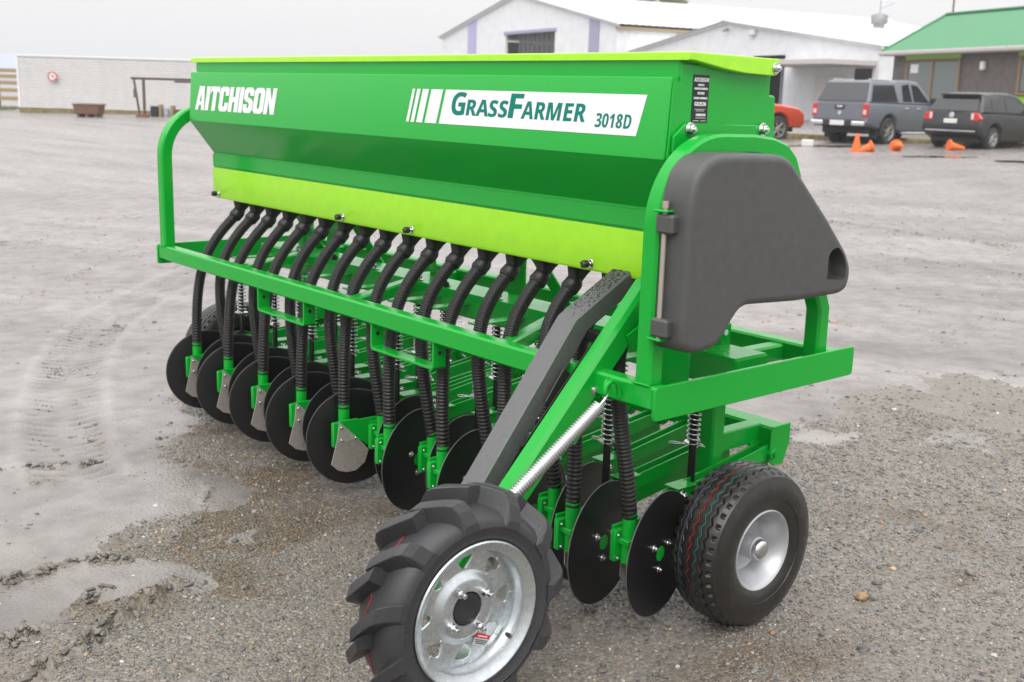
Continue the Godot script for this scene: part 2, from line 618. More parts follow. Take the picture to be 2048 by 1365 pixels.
func ground_axes(lo: float, hi: float, a0: float, a1: float, fine: float, b0: float, b1: float, mid: float, far_lo: float, far_hi: float) -> PackedFloat32Array:
	var xs := PackedFloat32Array()
	var x := a0
	while x <= a1:
		xs.append(x)
		x += fine
	x = a1 + mid
	while x <= b1:
		xs.append(x)
		x += mid
	var st := mid
	while x < far_hi:
		xs.append(x)
		st *= 1.16
		x += st
	xs.append(far_hi)
	x = a0 - mid
	while x >= b0:
		xs.append(x)
		x -= mid
	st = mid
	while x > far_lo:
		xs.append(x)
		st *= 1.16
		x -= st
	xs.append(far_lo)
	xs.sort()
	return xs

func build_ground() -> void:
	setup_noise()
	var xs := ground_axes(0, 0, -4.0, 2.3, .0175, -7.0, 3.2, .045, -420.0, 300.0)
	var zs := ground_axes(0, 0, -1.7, 1.5, .0165, -9.5, 2.2, .05, -420.0, 300.0)
	var nx := xs.size()
	var nz := zs.size()
	var pg := PackedVector3Array()
	var pm := PackedVector3Array()
	pg.resize(nx * nz)
	pm.resize(nx * nz)
	var keep := PackedByteArray()
	keep.resize(nx * nz)
	var zc := {}
	for i in nx:
		for j in nz:
			var x := xs[i]
			var z := zs[j]
			var b := base_h(x, z)
			var near := absf(x) < 7.0 and absf(z) < 10.0
			var mz := 2.0
			var f := 0.0
			var rg := 0.0
			if near:
				mz = zone(x, z)
				f = n_fine.get_noise_2d(x, z)
				rg = ridge_h(x, z) + track_h(x, z)
			var mid := n_mid.get_noise_2d(x, z)
			var g := b + f * .0032 + mid * .004 + rg * 1.0
			var cover := mz / .30 + n_edge.get_noise_2d(x, z) * 1.5
			# silt film level relative to the gravel
			var film := clampf(cover, -.62, 1.0) * .0055 + n_mid.get_noise_2d(x * .55 + 40.0, z * .55) * .0065
			if not near:
				film = .004 + n_mid.get_noise_2d(x * .12 + 40.0, z * .12) * .006
			var m := b + film + mid * .0018 + f * .0011 + rg * .8
			var k := i * nz + j
			pg[k] = Vector3(x, g, z)
			pm[k] = Vector3(x, m, z)
			keep[k] = 1 if m > g - .004 else 0
	var gb := MB.new()
	gb.grid(pg, nx, nz, false, -1.0)
	var fx := gb.n[0].y
	if fx < 0:
		gb = MB.new()
		gb.grid(pg, nx, nz, false, 1.0)
	var sg := -1.0 if fx > 0 else 1.0
	gb.c.resize(gb.v.size())
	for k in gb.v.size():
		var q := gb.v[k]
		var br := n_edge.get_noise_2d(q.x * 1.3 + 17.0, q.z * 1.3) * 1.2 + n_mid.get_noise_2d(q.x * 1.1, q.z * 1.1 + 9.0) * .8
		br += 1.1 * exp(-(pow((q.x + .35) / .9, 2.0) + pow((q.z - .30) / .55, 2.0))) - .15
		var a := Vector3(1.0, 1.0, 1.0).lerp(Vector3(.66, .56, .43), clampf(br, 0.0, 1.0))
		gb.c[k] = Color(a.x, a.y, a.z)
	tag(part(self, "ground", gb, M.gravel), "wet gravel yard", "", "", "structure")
	var mb := MB.new()
	mb.grid(pm, nx, nz, false, sg)
	# large drifts of paler and darker silt, drawn out along the way vehicles drive
	mb.c.resize(mb.v.size())
	for k in mb.v.size():
		var q := mb.v[k]
		var al := q.x * .86 - q.z * .51
		var ac := q.x * .51 + q.z * .86
		var t := n_edge.get_noise_2d(al * .10, ac * .55) * .8 + n_big.get_noise_2d(al * .5 + 90.0, ac * 2.6) * .6 + n_mid.get_noise_2d(q.x * .7, q.z * .7) * .35
		t = clampf(.55 + t * .8, 0.0, 1.0)
		if q.x > -6.0 and q.x < -.5 and q.z > -2.4 and q.z < 1.2:
			t = clampf(t + track_h(q.x, q.z) * 60.0, 0.0, 1.3)
		var a := Vector3(.165, .147, .137).lerp(Vector3(.30, .277, .265), t)
		mb.c[k] = Color(a.x, a.y, a.z)
	var keep_idx := PackedInt32Array()
	for t in range(0, mb.idx.size(), 3):
		if keep[mb.idx[t]] + keep[mb.idx[t + 1]] + keep[mb.idx[t + 2]] > 0:
			keep_idx.append(mb.idx[t])
			keep_idx.append(mb.idx[t + 1])
			keep_idx.append(mb.idx[t + 2])
	mb.idx = keep_idx
	tag(part(self, "ground_silt", mb, M.silt), "thin film of wet grey silt on the yard", "", "", "structure")
	scatter_stones()

func pebble_mesh(sd: int) -> ArrayMesh:
	var r := RandomNumberGenerator.new()
	r.seed = sd
	var b := MB.new()
	var t := (1.0 + sqrt(5.0)) / 2.0
	var p := [Vector3(-1, t, 0), Vector3(1, t, 0), Vector3(-1, -t, 0), Vector3(1, -t, 0), Vector3(0, -1, t), Vector3(0, 1, t), Vector3(0, -1, -t), Vector3(0, 1, -t), Vector3(t, 0, -1), Vector3(t, 0, 1), Vector3(-t, 0, -1), Vector3(-t, 0, 1)]
	for i in 12:
		p[i] = p[i].normalized() * r.randf_range(.72, 1.1)
	for f in [[0, 11, 5], [0, 5, 1], [0, 1, 7], [0, 7, 10], [0, 10, 11], [1, 5, 9], [5, 11, 4], [11, 10, 2], [10, 7, 6], [7, 1, 8], [3, 9, 4], [3, 4, 2], [3, 2, 6], [3, 6, 8], [3, 8, 9], [4, 9, 5], [2, 4, 11], [6, 2, 10], [8, 6, 7], [9, 8, 1]]:
		var a: Vector3 = p[f[0]]
		var c: Vector3 = p[f[1]]
		var d: Vector3 = p[f[2]]
		var nn := (a + c + d).normalized()
		b.trin(a, c, d, a.lerp(nn, .5).normalized(), c.lerp(nn, .5).normalized(), d.lerp(nn, .5).normalized())
	return b.mesh()

func scatter_stones() -> void:
	var r := RandomNumberGenerator.new()
	r.seed = 77
	var pal := [[.13, .125, .118], [.16, .153, .146], [.20, .19, .18], [.10, .097, .092], [.16, .142, .115], [.24, .225, .21], [.14, .124, .10], [.07, .068, .066]]
	var rare := [[.32, .19, .10], [.28, .14, .10], [.36, .27, .16], [.42, .41, .40]]
	for v in 4:
		var buf := PackedFloat32Array()
		var count := 0
		var want: int = [90000, 90000, 75000, 90000][v]
		for k in want:
			var x: float
			var z: float
			if v < 2:
				x = r.randf_range(-2.0, 2.7)
				z = r.randf_range(-3.0, 1.7)
			else:
				x = r.randf_range(-9.0, 3.0) if v == 2 else r.randf_range(-3.6, 1.0)
				z = r.randf_range(-13.0, 1.7) if v == 2 else r.randf_range(-2.2, 1.7)
			var mz := zone(x, z) / .30 + n_edge.get_noise_2d(x, z) * 1.5 if v < 2 else -1.0
			if v < 2 and mz > r.randf_range(-.5, .35):
				continue
			var sz := pow(r.randf(), 2.4)
			var rad := lerpf(.0017, .0066, sz)
			if v == 2:
				rad = lerpf(.003, .011, sz)
				if r.randf() < .03:
					rad *= 2.0
			if v == 3:
				rad = lerpf(.0012, .0042, sz)
			if r.randf() < .006:
				rad *= 1.8
			var y := base_h(x, z) + n_mid.get_noise_2d(x, z) * .004 + n_fine.get_noise_2d(x, z) * .0032 + ridge_h(x, z)
			var bs := Basis(Vector3.UP, r.randf() * TAU) * Basis(Vector3.RIGHT, r.randf_range(-.5, .5))
			bs = bs * Basis.from_scale(Vector3(rad * r.randf_range(.9, 1.5), rad * r.randf_range(.5, .8), rad))
			var o := Vector3(x, y + rad * .12, z)
			var c: Array = pal[r.randi() % pal.size()] if r.randf() > .028 else rare[r.randi() % rare.size()]
			if v >= 2:
				c = [[.09, .085, .078], [.13, .12, .105], [.18, .17, .16]][r.randi() % 3] if r.randf() > .08 else rare[r.randi() % rare.size()]
			var u := r.randf_range(.75, 1.25)
			if v < 2:
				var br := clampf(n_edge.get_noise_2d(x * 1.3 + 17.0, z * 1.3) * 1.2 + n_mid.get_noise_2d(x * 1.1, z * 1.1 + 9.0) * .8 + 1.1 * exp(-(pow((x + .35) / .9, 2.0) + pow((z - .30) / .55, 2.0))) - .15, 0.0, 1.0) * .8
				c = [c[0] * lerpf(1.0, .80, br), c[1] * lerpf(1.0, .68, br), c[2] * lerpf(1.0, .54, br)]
			buf.append_array(PackedFloat32Array([bs.x.x, bs.y.x, bs.z.x, o.x, bs.x.y, bs.y.y, bs.z.y, o.y, bs.x.z, bs.y.z, bs.z.z, o.z, c[0] * u, c[1] * u, c[2] * u, 1.0]))
			count += 1
		var mm := MultiMesh.new()
		mm.transform_format = MultiMesh.TRANSFORM_3D
		mm.use_colors = true
		mm.mesh = pebble_mesh(11 + v)
		mm.instance_count = count
		mm.buffer = buf
		var mi := MultiMeshInstance3D.new()
		mi.name = numbered("loose_gravel")
		mi.multimesh = mm
		mi.material_override = M.stone
		add_child(mi)
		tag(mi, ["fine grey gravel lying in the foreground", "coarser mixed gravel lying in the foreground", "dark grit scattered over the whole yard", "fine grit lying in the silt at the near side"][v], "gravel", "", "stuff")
	# clods of dark mud along the ridges
	var cb := PackedFloat32Array()
	var cn := 0
	for rd in ridges:
		var a: Array = rd[0]
		for i in range(0, a.size() - 2, 2):
			var q0 := Vector2(a[i], a[i + 1])
			var q1 := Vector2(a[i + 2], a[i + 3])
			for k in int(q0.distance_to(q1) * (1500.0 if q0.x > -2.0 and q0.y > -1.0 else 160.0)):
				var q: Vector2 = q0.lerp(q1, r.randf()) + Vector2(r.randfn(), r.randfn()) * rd[1] * .55
				q += Vector2(1, 1) * n_edge.get_noise_2d(q.x * 5.0, q.y * 5.0) * .02
				if n_fine.get_noise_2d(q.x * .35, q.y * .35) < -.05:
					continue
				var rad: float = lerpf(.0018, .009, pow(r.randf(), 2.6)) * clampf(rd[2] / .022, .8, 1.5)
				var y: float = base_h(q.x, q.y) + ridge_h(q.x, q.y) * .8 + rad * .25
				var bs := Basis(Vector3.UP, r.randf() * TAU) * Basis.from_scale(Vector3(rad * r.randf_range(1.2, 2.2), rad * .7, rad))
				var u := r.randf_range(.08, .18)
				cb.append_array(PackedFloat32Array([bs.x.x, bs.y.x, bs.z.x, q.x, bs.x.y, bs.y.y, bs.z.y, y, bs.x.z, bs.y.z, bs.z.z, q.y, u, u * .88, u * .74, 1.0]))
				cn += 1
	var cm := MultiMesh.new()
	cm.transform_format = MultiMesh.TRANSFORM_3D
	cm.use_colors = true
	cm.mesh = pebble_mesh(29)
	cm.instance_count = cn
	cm.buffer = cb
	var ci := MultiMeshInstance3D.new()
	ci.name = "mud_clods"
	ci.multimesh = cm
	ci.material_override = M.stone
	add_child(ci)
	tag(ci, "small clods of dark mud along the tyre ruts", "mud", "", "stuff")
	# single stones one can pick out
	var picks := [[Vector3(1.545, 0, -.885), .021, [.40, .25, .12], "orange brown stone lying beside the transport tyre"], [Vector3(2.02, 0, -1.42), .020, [.05, .048, .045], "clump of dark mud on the gravel at the right"]]
	for e in picks:
		var b: Vector3 = e[0]
		b.y = base_h(b.x, b.z) + e[1] * .45
		var o := MeshInstance3D.new()
		o.name = numbered("stone")
		o.mesh = pebble_mesh(int(b.x * 1000))
		o.material_override = mat(lin(e[2][0], e[2][1], e[2][2]), .5, 0.0, {"tex": M.stone_tex, "scale": 20.0, "world": true})
		o.transform = Transform3D(Basis(Vector3.UP, b.x * 3.0) * Basis.from_scale(Vector3(e[1] * 1.25, e[1] * .8, e[1])), b)
		add_child(o)
		tag(o, e[3], "stone")

func ground_materials() -> void:
	var cell := noise_tex(.035, FastNoiseLite.TYPE_CELLULAR, 1024, 1, [[0.0, Color(.52, .505, .495)], [.2, Color(.45, .44, .43)], [.4, Color(.56, .545, .535)], [.55, Color(.50, .475, .44)], [.7, Color(.60, .585, .575)], [.85, Color(.45, .44, .43)], [1.0, Color(.53, .505, .475)]], 51, 0.0, FastNoiseLite.RETURN_CELL_VALUE)
	var cellh := noise_tex(.035, FastNoiseLite.TYPE_CELLULAR, 1024, 1, [[0.0, grey(1)], [1.0, grey(0)]], 51, 0.0, FastNoiseLite.RETURN_DISTANCE)
	M.gravel = mat(Color(.88, .855, .82), .32, 0.0, {"tex": cell, "htex": cellh, "hs": .45, "scale": 2.6, "world": true, "spec": .5, "vc": true})
	var sa := noise_tex(.008, FastNoiseLite.TYPE_SIMPLEX_SMOOTH, 1024, 6, [[0.0, Color(.80, .79, .78)], [.5, Color(.92, .915, .91)], [1.0, Color(1, 1, 1)]], 53)
	var sr := noise_tex(.006, FastNoiseLite.TYPE_SIMPLEX_SMOOTH, 1024, 5, [[0.0, grey(.5)], [.45, grey(.65)], [.6, grey(.85)], [1.0, grey(1.0)]], 55)
	var sh := noise_tex(.09, FastNoiseLite.TYPE_SIMPLEX_SMOOTH, 1024, 6, null, 57)
	M.silt = mat(Color(1, 1, 1), .44, 0.0, {"tex": sa, "rtex": sr, "htex": sh, "hs": .26, "scale": .62, "world": true, "spec": .5, "vc": true})
	M.water = mat(lin(.05, .043, .036), .04, 0.0, {"spec": .5})
	M.stone_tex = noise_tex(.03, FastNoiseLite.TYPE_SIMPLEX_SMOOTH, 256, 4, [[0.0, grey(.7)], [1.0, grey(1.0)]], 59)
	M.stone = mat(Color(1, 1, 1), .30, 0.0, {"vc": true, "spec": .5})

# ---------------------------------------------------------------- background
# things across the yard are placed on the yard's own axes (across, height, along), in metres
func at(s: float, y: float, d: float) -> Vector3:
	return YARD + Basis(Vector3.UP, YARD_TURN) * Vector3(s, y, -d)

func gy(s: float, d: float) -> float:
	var p := at(s, 0, d)
	return base_h(p.x, p.z)

func place(s: float, d: float, turn := 0.0, y = null) -> Transform3D:
	var h: float = gy(s, d) if y == null else y
	return Transform3D(Basis(Vector3.UP, YARD_TURN - turn), at(s, h, d))

func wave_wall(b: MB, o: Vector3, along: Vector3, across: Vector3, out: Vector3, l: float, h: float, pitch: float, amp: float) -> MB:
	# a sheet whose ribs run along «along» and are stacked in the direction «across»
	var n := int(h / pitch * 6.0)
	var pts := PackedVector3Array()
	for i in n + 1:
		var t := float(i) / n
		var w := cos(t * h / pitch * TAU)
		for j in 2:
			pts.append(o + across * (t * h) + along * (l * j) + out * (amp * w))
	var test := (pts[1] - pts[0]).cross(pts[2] - pts[0])
	b.grid(pts, n + 1, 2, false, 1.0 if test.dot(out) > 0 else -1.0)
	return b

func background_materials() -> void:
	var stain := noise_tex(.012, FastNoiseLite.TYPE_SIMPLEX_SMOOTH, 512, 5, [[0.0, grey(.94)], [.5, grey(.975)], [1.0, grey(1.0)]], 71)
	M.shedwhite = mat(lin(.76, .775, .80), .5, 0.0, {"tex": stain, "scale": .25})
	M.roofwhite = mat(lin(.80, .81, .83), .35, 0.0, {"tex": stain, "scale": .12})
	M.cladding = mat(lin(.70, .695, .69), .45, 0.0, {"tex": stain, "scale": .3})
	M.concrete = mat(lin(.30, .27, .19), .8, 0.0, {"tex": noise_tex(.02, FastNoiseLite.TYPE_SIMPLEX_SMOOTH, 256, 5, [[0.0, Color(.55, .6, .4)], [.5, Color(.85, .8, .65)], [1.0, Color(1, .97, .9)]], 73), "scale": .8})
	M.purple = mat(lin(.40, .36, .62), .4)
	M.purplegrey = mat(lin(.30, .30, .44), .4)
	M.darkin = mat(lin(.03, .03, .032), .8)  # near black: the shade inside openings is put into this colour
	M.curtain = mat(lin(.055, .055, .06), .5)
	M.rust = mat(lin(.15, .075, .045), .75, 0.0, {"tex": stain, "scale": 2.0})
	M.brownsteel = mat(lin(.085, .055, .045), .65)
	M.timber = mat(lin(.33, .24, .13), .75, 0.0, {"tex": stain, "scale": 1.5})
	M.darktimber = mat(lin(.10, .075, .05), .8)
	M.slate = mat(lin(.30, .33, .42), .5)
	M.roofgreen = mat(lin(.055, .235, .105), .42, 0.0, {"tex": stain, "scale": .5})
	M.gutter = mat(lin(.50, .46, .45), .5)
	M.board = mat(lin(.135, .118, .108), .7, 0.0, {"tex": noise_tex(.02, FastNoiseLite.TYPE_SIMPLEX_SMOOTH, 256, 4, [[0.0, grey(.8)], [1.0, grey(1.0)]], 75), "scale": .6})
	M.limepaint = mat(lin(.26, .55, .03), .5)
	M.limedull = mat(lin(.23, .46, .04), .55)
	M.joinery = mat(lin(.22, .135, .08), .5)
	M.glass = mat(lin(.10, .125, .12), .06, 0.0, {"spec": .7})
	M.carglass = mat(lin(.02, .022, .024), .05, 0.0, {"spec": .6})
	M.canopyglass = mat(lin(.035, .036, .04), .12, 0.0, {"spec": .6})
	M.utepaint = mat(lin(.15, .16, .19), .42, .1, {"coat": .2, "coatr": .2})
	M.blackpaint = mat(lin(.012, .0125, .015), .35, .0, {"coat": .4, "coatr": .1})
	M.redpaint = mat(lin(.55, .06, .02), .3, 0.0, {"coat": .8, "coatr": .05})
	M.trim = mat(lin(.02, .02, .022), .6)
	M.chrome = mat(lin(.72, .72, .74), .22, .9)
	M.lampred = mat(lin(.52, .015, .02), .15, 0.0, {"coat": .6})
	M.lampclear = mat(lin(.68, .55, .52), .15)
	M.plate = mat(lin(.68, .68, .66), .4)
	M.cartyre = mat(lin(.035, .035, .036), .75)
	M.alloy = mat(lin(.42, .41, .40), .35, .6)
	M.orange = mat(lin(.80, .14, .015), .5)
	M.steelblue = mat(lin(.05, .17, .36), .5)
	M.ventgrey = mat(lin(.30, .29, .28), .5, .3)
	M.leaf = mat(lin(.17, .19, .085), .6, 0.0, {"vc": false})
	M.bark = mat(lin(.09, .07, .05), .9)
	M.grass = mat(lin(.12, .17, .05), .7)

func build_background() -> void:
	background_materials()
	corrugated_store()
	main_shed()
	workshop()
	office()
	vehicles()
	yard_things()
	puddles()
	trees()

func corrugated_store() -> void:
	var T := place(-22.3, 51.0, -.03)
	var o := group(self, "corrugated_store", T)
	tag(o, "long low white store clad in horizontal corrugated iron at the edge of the yard", "shed")
	var b := MB.new()
	wave_wall(b, Vector3(0, .26, 0), Vector3.RIGHT, Vector3.UP, Vector3.BACK, 14.0, 2.22, .098, .030)
	part(o, "corrugated_sheet", b, M.cladding)
	part(o, "shell", MB.new().bx(.02, 13.98, .05, 2.46, -6, -.03, .01), M.cladding)
	part(o, "capping", MB.new().bx(-.05, 14.05, 2.47, 2.53, -6.05, .05, .01), M.shedwhite)
	part(o, "corner_flashing", MB.new().bx(-.06, .03, .25, 2.47, -.04, .035, .006), M.shedwhite)
	part(o, "plinth", MB.new().bx(-.03, 14.03, -.25, .25, -6, .06, .01), M.concrete)
	for x in [4.2, 8.6, 12.4]:
		part(o, "sheet_joint", MB.new().bx(x, x + .02, .27, 2.46, .012, .022, .002), M.cladding)
	# round speed sign fixed to the store
	var s := group(self, "speed_sign", place(-20.72, 50.86, -.03, 1.62))
	tag(s, "round white speed sign with red rim on the corrugated store", "sign")
	part(s, "red_rim", MB.new().lathe(Vector3.ZERO, Vector3.BACK, [Vector2(.155, 0), Vector2(.21, 0), Vector2(.21, .02), Vector2(.155, .022)], 32), M.red)
	part(s, "face", MB.new().cyl(Vector3(0, 0, -.005), Vector3(0, 0, .012), .157, 32), M.white)
	text(s, "number", "15", .15, .16, Transform3D(Basis(), Vector3(0, 0, .018)), M.stickerblack)
	# far left lean-to roof, fence, grass
	var f := group(self, "lean_to", place(-27.6, 58.0))
	tag(f, "blue grey roofed lean-to at the left edge behind the corrugated store", "shed")
	part(f, "roof", MB.new().box(Transform3D(Basis(Vector3.RIGHT, .25), Vector3(0, 2.35, -1)), Vector3(6, .10, 3.2), .02), M.slate)
	for x in [-2.5, .1, 2.4]:
		part(f, "post", MB.new().bx(x - .09, x + .09, -.3, 2.1, -.2, -.02, .01), M.darktimber)
	var fe := group(self, "timber_fence", place(-27.4, 56.5))
	tag(fe, "weathered timber rail fence at the far left beside the store", "fence")
	for y in [.55, .95, 1.30, 1.62, 1.9]:
		part(fe, "rail", MB.new().bx(-3, 2.6, y - .09, y + .09, -.03, .03, .006), M.timber)
	for x in [-2.6, -.2, 1.55]:
		part(fe, "post", MB.new().bx(x - .10, x + .10, -.3, 2.05, -.22, -.04, .01), M.darktimber)
	var r := RandomNumberGenerator.new()
	r.seed = 5
	var g := MB.new()
	for i in 2600:
		var x := r.randf_range(-3.2, 3.2)
		var z := r.randf_range(-1.5, 3.4)
		var h := r.randf_range(.06, .22)
		var a := r.randf() * TAU
		var u := Vector3(cos(a), 0, sin(a)) * .02
		g.tri(Vector3(x, -.02, z) - u, Vector3(x, -.02, z) + u, Vector3(x + r.randf_range(-.05, .05), h, z + r.randf_range(-.05, .05)))
	var gm := part(self, "grass", g, M.grass)
	gm.transform = place(-27.6, 57.0)
	tag(gm, "rough grass at the foot of the timber fence", "grass", "", "stuff")

func gable(o: Node3D, called: String, w: float, eave: float, apex: float, y0: float, holes: Array, m: Material) -> void:
	# holes: [x0, x1, top], open down to the ground; wall in the plane z = 0, x from 0 to w
	var p := [0.0, y0]
	for h in holes:
		p.append_array([h[0], y0, h[0], h[2], h[1], h[2], h[1], y0])
	p.append_array([w, y0, w, eave, w / 2, apex, 0.0, eave])
	part(o, called, MB.new().extrude(V2(p), Vector3.ZERO, Vector3.RIGHT, Vector3.UP, -.15, 0.0, .0), m)

func roof_pair(o: Node3D, w: float, eave: float, apex: float, l: float, over: float, m: Material) -> void:
	var sl := Vector2(w / 2, apex - eave)
	var n := sl.normalized()
	for s in [0, 1]:
		var e := Vector3(-n.x * over, eave - n.y * over + .03, 0) if s == 0 else Vector3(w + n.x * over, eave - n.y * over + .03, 0)
		var a := Vector3(w / 2, apex + .05, 0)
		var b := MB.new()
		var dir := (a - e)
		var out := Vector3(-n.y, n.x, 0) if s == 0 else Vector3(n.y, n.x, 0)
		wave_wall(b, e + Vector3(0, 0, .25), dir.normalized(), Vector3(0, 0, -1), out, dir.length(), l + .25, .38, .014)
		part(o, "roof_sheet", b, m)
	var rg := MB.new().bx(w / 2 - .22, w / 2 + .22, apex + .03, apex + .14, -l, .28, .03)
	part(o, "ridge_cap", rg, m)

func main_shed() -> void:
	# left corner (-4.9, 72), right corner (4.44, 53.6)
	var u := Vector2(9.34, -18.4)
	var turn := atan2(-u.y, u.x)
	var T := Transform3D(Basis(Vector3.UP, YARD_TURN - turn) , at(-4.9, 0, 72.0))
	# local x must point along u = right and towards the camera
	T.basis = Basis(Vector3.UP, YARD_TURN) * Basis(Vector3.UP, -turn)
	T = Transform3D(T.basis.scaled(Vector3.ONE * 1.45), at(-4.9 * 1.45, 1.427 * (1 - 1.45), 72.0 * 1.45))
	var o := group(self, "main_shed", T)
	tag(o, "large white gabled shed with purple strips and a dark doorway, tallest in the yard", "shed")
	gable(o, "gable_wall", 20.6, 4.77, 6.68, .0, [[8.96, 14.65, 4.62]], M.shedwhite)
	roof_pair(o, 20.6, 4.77, 6.68, 27.0, .25, M.roofwhite)
	var sw := MB.new()
	wave_wall(sw, Vector3(20.6, 0, 0), Vector3.UP, Vector3(0, 0, -1), Vector3.RIGHT, 4.6, 27.0, .4, .012)
	part(o, "side_wall", sw, M.shedwhite)
	part(o, "side_wall", MB.new().bx(-.02, .1, 0, 4.7, -27, -.15, 0), M.shedwhite)
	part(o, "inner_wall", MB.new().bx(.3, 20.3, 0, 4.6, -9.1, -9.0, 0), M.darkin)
	part(o, "gutter", MB.new().bx(20.62, 20.80, 4.50, 4.64, -27, .1, .02), M.timber)
	part(o, "barge_board", MB.new().beam(Vector3(-.2, 4.74, .06), Vector3(10.3, 6.70, .06), .06, .22, Vector3.UP, .01), M.shedwhite)
	part(o, "barge_board", MB.new().beam(Vector3(20.8, 4.74, .06), Vector3(10.3, 6.70, .06), .06, .22, Vector3.UP, .01), M.shedwhite)
	part(o, "downpipe", MB.new().cyl(Vector3(20.72, 0, -3.4), Vector3(20.72, 4.6, -3.4), .05, 10), M.purplegrey)
	part(o, "translucent_strip", MB.new().extrude(V2([3.93, 0.2, 5.1, .2, 5.1, 5.60, 3.93, 5.38]), Vector3(0, 0, .015), Vector3.RIGHT, Vector3.UP, 0, .02, 0), M.purple)
	part(o, "translucent_strip", MB.new().extrude(V2([18.1, 0.2, 19.05, .2, 19.05, 4.95, 18.1, 5.12]), Vector3(0, 0, .015), Vector3.RIGHT, Vector3.UP, 0, .02, 0), M.purplegrey)
	part(o, "door_frame", MB.new().bx(8.8, 14.8, 4.62, 4.80, -.05, .06, .02), M.purplegrey)
	for k in 17:
		part(o, "door_curtain_strip", MB.new().bx(9.9 + k * .27, 10.14 + k * .27, .6, 4.6, -.35 - .03 * (k % 2), -.34 - .03 * (k % 2), 0), M.curtain)
	for x in [2.4, 7.2, 16.0]:
		part(o, "wall_seam", MB.new().bx(x, x + .03, .1, 4.7, .0, .012, 0), M.shedwhite)

func workshop() -> void:
	var u := Vector2(7.78, -18.0)
	var turn := atan2(-u.y, u.x)
	var o := group(self, "workshop", Transform3D((Basis(Vector3.UP, YARD_TURN) * Basis(Vector3.UP, -turn)).scaled(Vector3.ONE * 1.36), at(4.97 * 1.36, 1.427 * (1 - 1.36), 59.0 * 1.36)))
	tag(o, "smaller white gabled workshop with a flat canopy behind the parked vehicles", "shed")
	var w := 19.6
	gable(o, "gable_wall", w, 3.47, 4.71, .2, [[11.9, 14.1, 3.28]], M.shedwhite)
	roof_pair(o, w, 3.47, 4.71, 22.0, .2, M.roofwhite)
	var sw := MB.new()
	wave_wall(sw, Vector3(w, .2, 0), Vector3.UP, Vector3(0, 0, -1), Vector3.RIGHT, 3.2, 22.0, .4, .012)
	part(o, "side_wall", sw, M.shedwhite)
	part(o, "inner_wall", MB.new().bx(.3, w - .3, .2, 3.3, -5.1, -5.0, 0), M.darkin)
	for s in [0, 1]:
		part(o, "barge_board", MB.new().beam(Vector3([-.2, w + .2][s], 3.44, .05), Vector3(w / 2, 4.73, .05), .06, .18, Vector3.UP, .01), M.shedwhite)
	part(o, "flood_light", MB.new().bx(11.65, 12.05, 4.10, 4.34, .02, .18, .03), M.plate)
	part(o, "security_camera", MB.new().cyl(Vector3(9.9, 4.42, .02), Vector3(10.0, 4.34, .3), .06, 10, .01), M.ventgrey)
	# canopy with post
	part(o, "canopy", MB.new().bx(14.6, 19.5, 2.78, 2.98, .02, 2.2, .02), M.gutter)
	part(o, "canopy_post", MB.new().cyl(Vector3(14.75, .2, .55), Vector3(14.75, 2.78, .55), .055, 12), M.slate)
	part(o, "shade_panel", MB.new().bx(18.4, 19.3, .3, 2.7, .01, .05, 0), M.darkin)  # flat dark panel on the wall, painted shade for an opening
	var pan := MB.new()
	wave_wall(pan, Vector3(16.2, .25, .08), Vector3.UP, Vector3.RIGHT, Vector3.BACK, 2.2, 1.6, .11, .022)
	part(o, "ribbed_door", pan, M.plate)
	part(o, "window_frame", MB.new().bx(17.2, 18.2, 1.75, 2.25, .05, .12, .01), M.plate)
	part(o, "window_pane", MB.new().bx(17.28, 18.12, 1.83, 2.18, .12, .13, 0), M.joinery)
	part(o, "wall_stain_strip", MB.new().bx(14.9, 19.4, .2, .7, .005, .03, 0), M.timber)  # thin strip added for the stained foot of the wall, no real board
	# roof ventilator with aerial
	var vt := group(o, "ventilator", o.transform.affine_inverse() * Transform3D(Basis(Vector3.UP, YARD_TURN).scaled(Vector3.ONE * 1.06), at(23.05, 6.15, 75.0)))
	part(vt, "cowl", MB.new().lathe(Vector3.ZERO, Vector3.UP, [Vector2(.34, -1.5), Vector2(.34, .32), Vector2(.44, .36), Vector2(.50, .62), Vector2(.44, .86), Vector2(.30, .97), Vector2(0, 1.0)], 20), M.ventgrey)
	for k in 14:
		var a := TAU * k / 14.0
		part(vt, "vane", MB.new().beam(Vector3(cos(a) * .45, .36, sin(a) * .45), Vector3(cos(a + .2) * .45, .88, sin(a + .2) * .45), .02, .10, Vector3(cos(a), 0, sin(a)), 0), M.ventgrey)
	part(vt, "aerial_mast", MB.new().cyl(Vector3(0, .9, 0), Vector3(0, 1.75, 0), .035, 8), M.purplegrey)
	part(vt, "dish", MB.new().box(Transform3D(Basis(Vector3(0, 0, 1), -.45), Vector3(-.12, 1.85, 0)), Vector3(.75, .06, .5), .02), M.white)
	part(vt, "aerial_arm", MB.new().cyl(Vector3(0, 1.25, 0), Vector3(.85, 1.62, 0), .025, 8), M.slate)

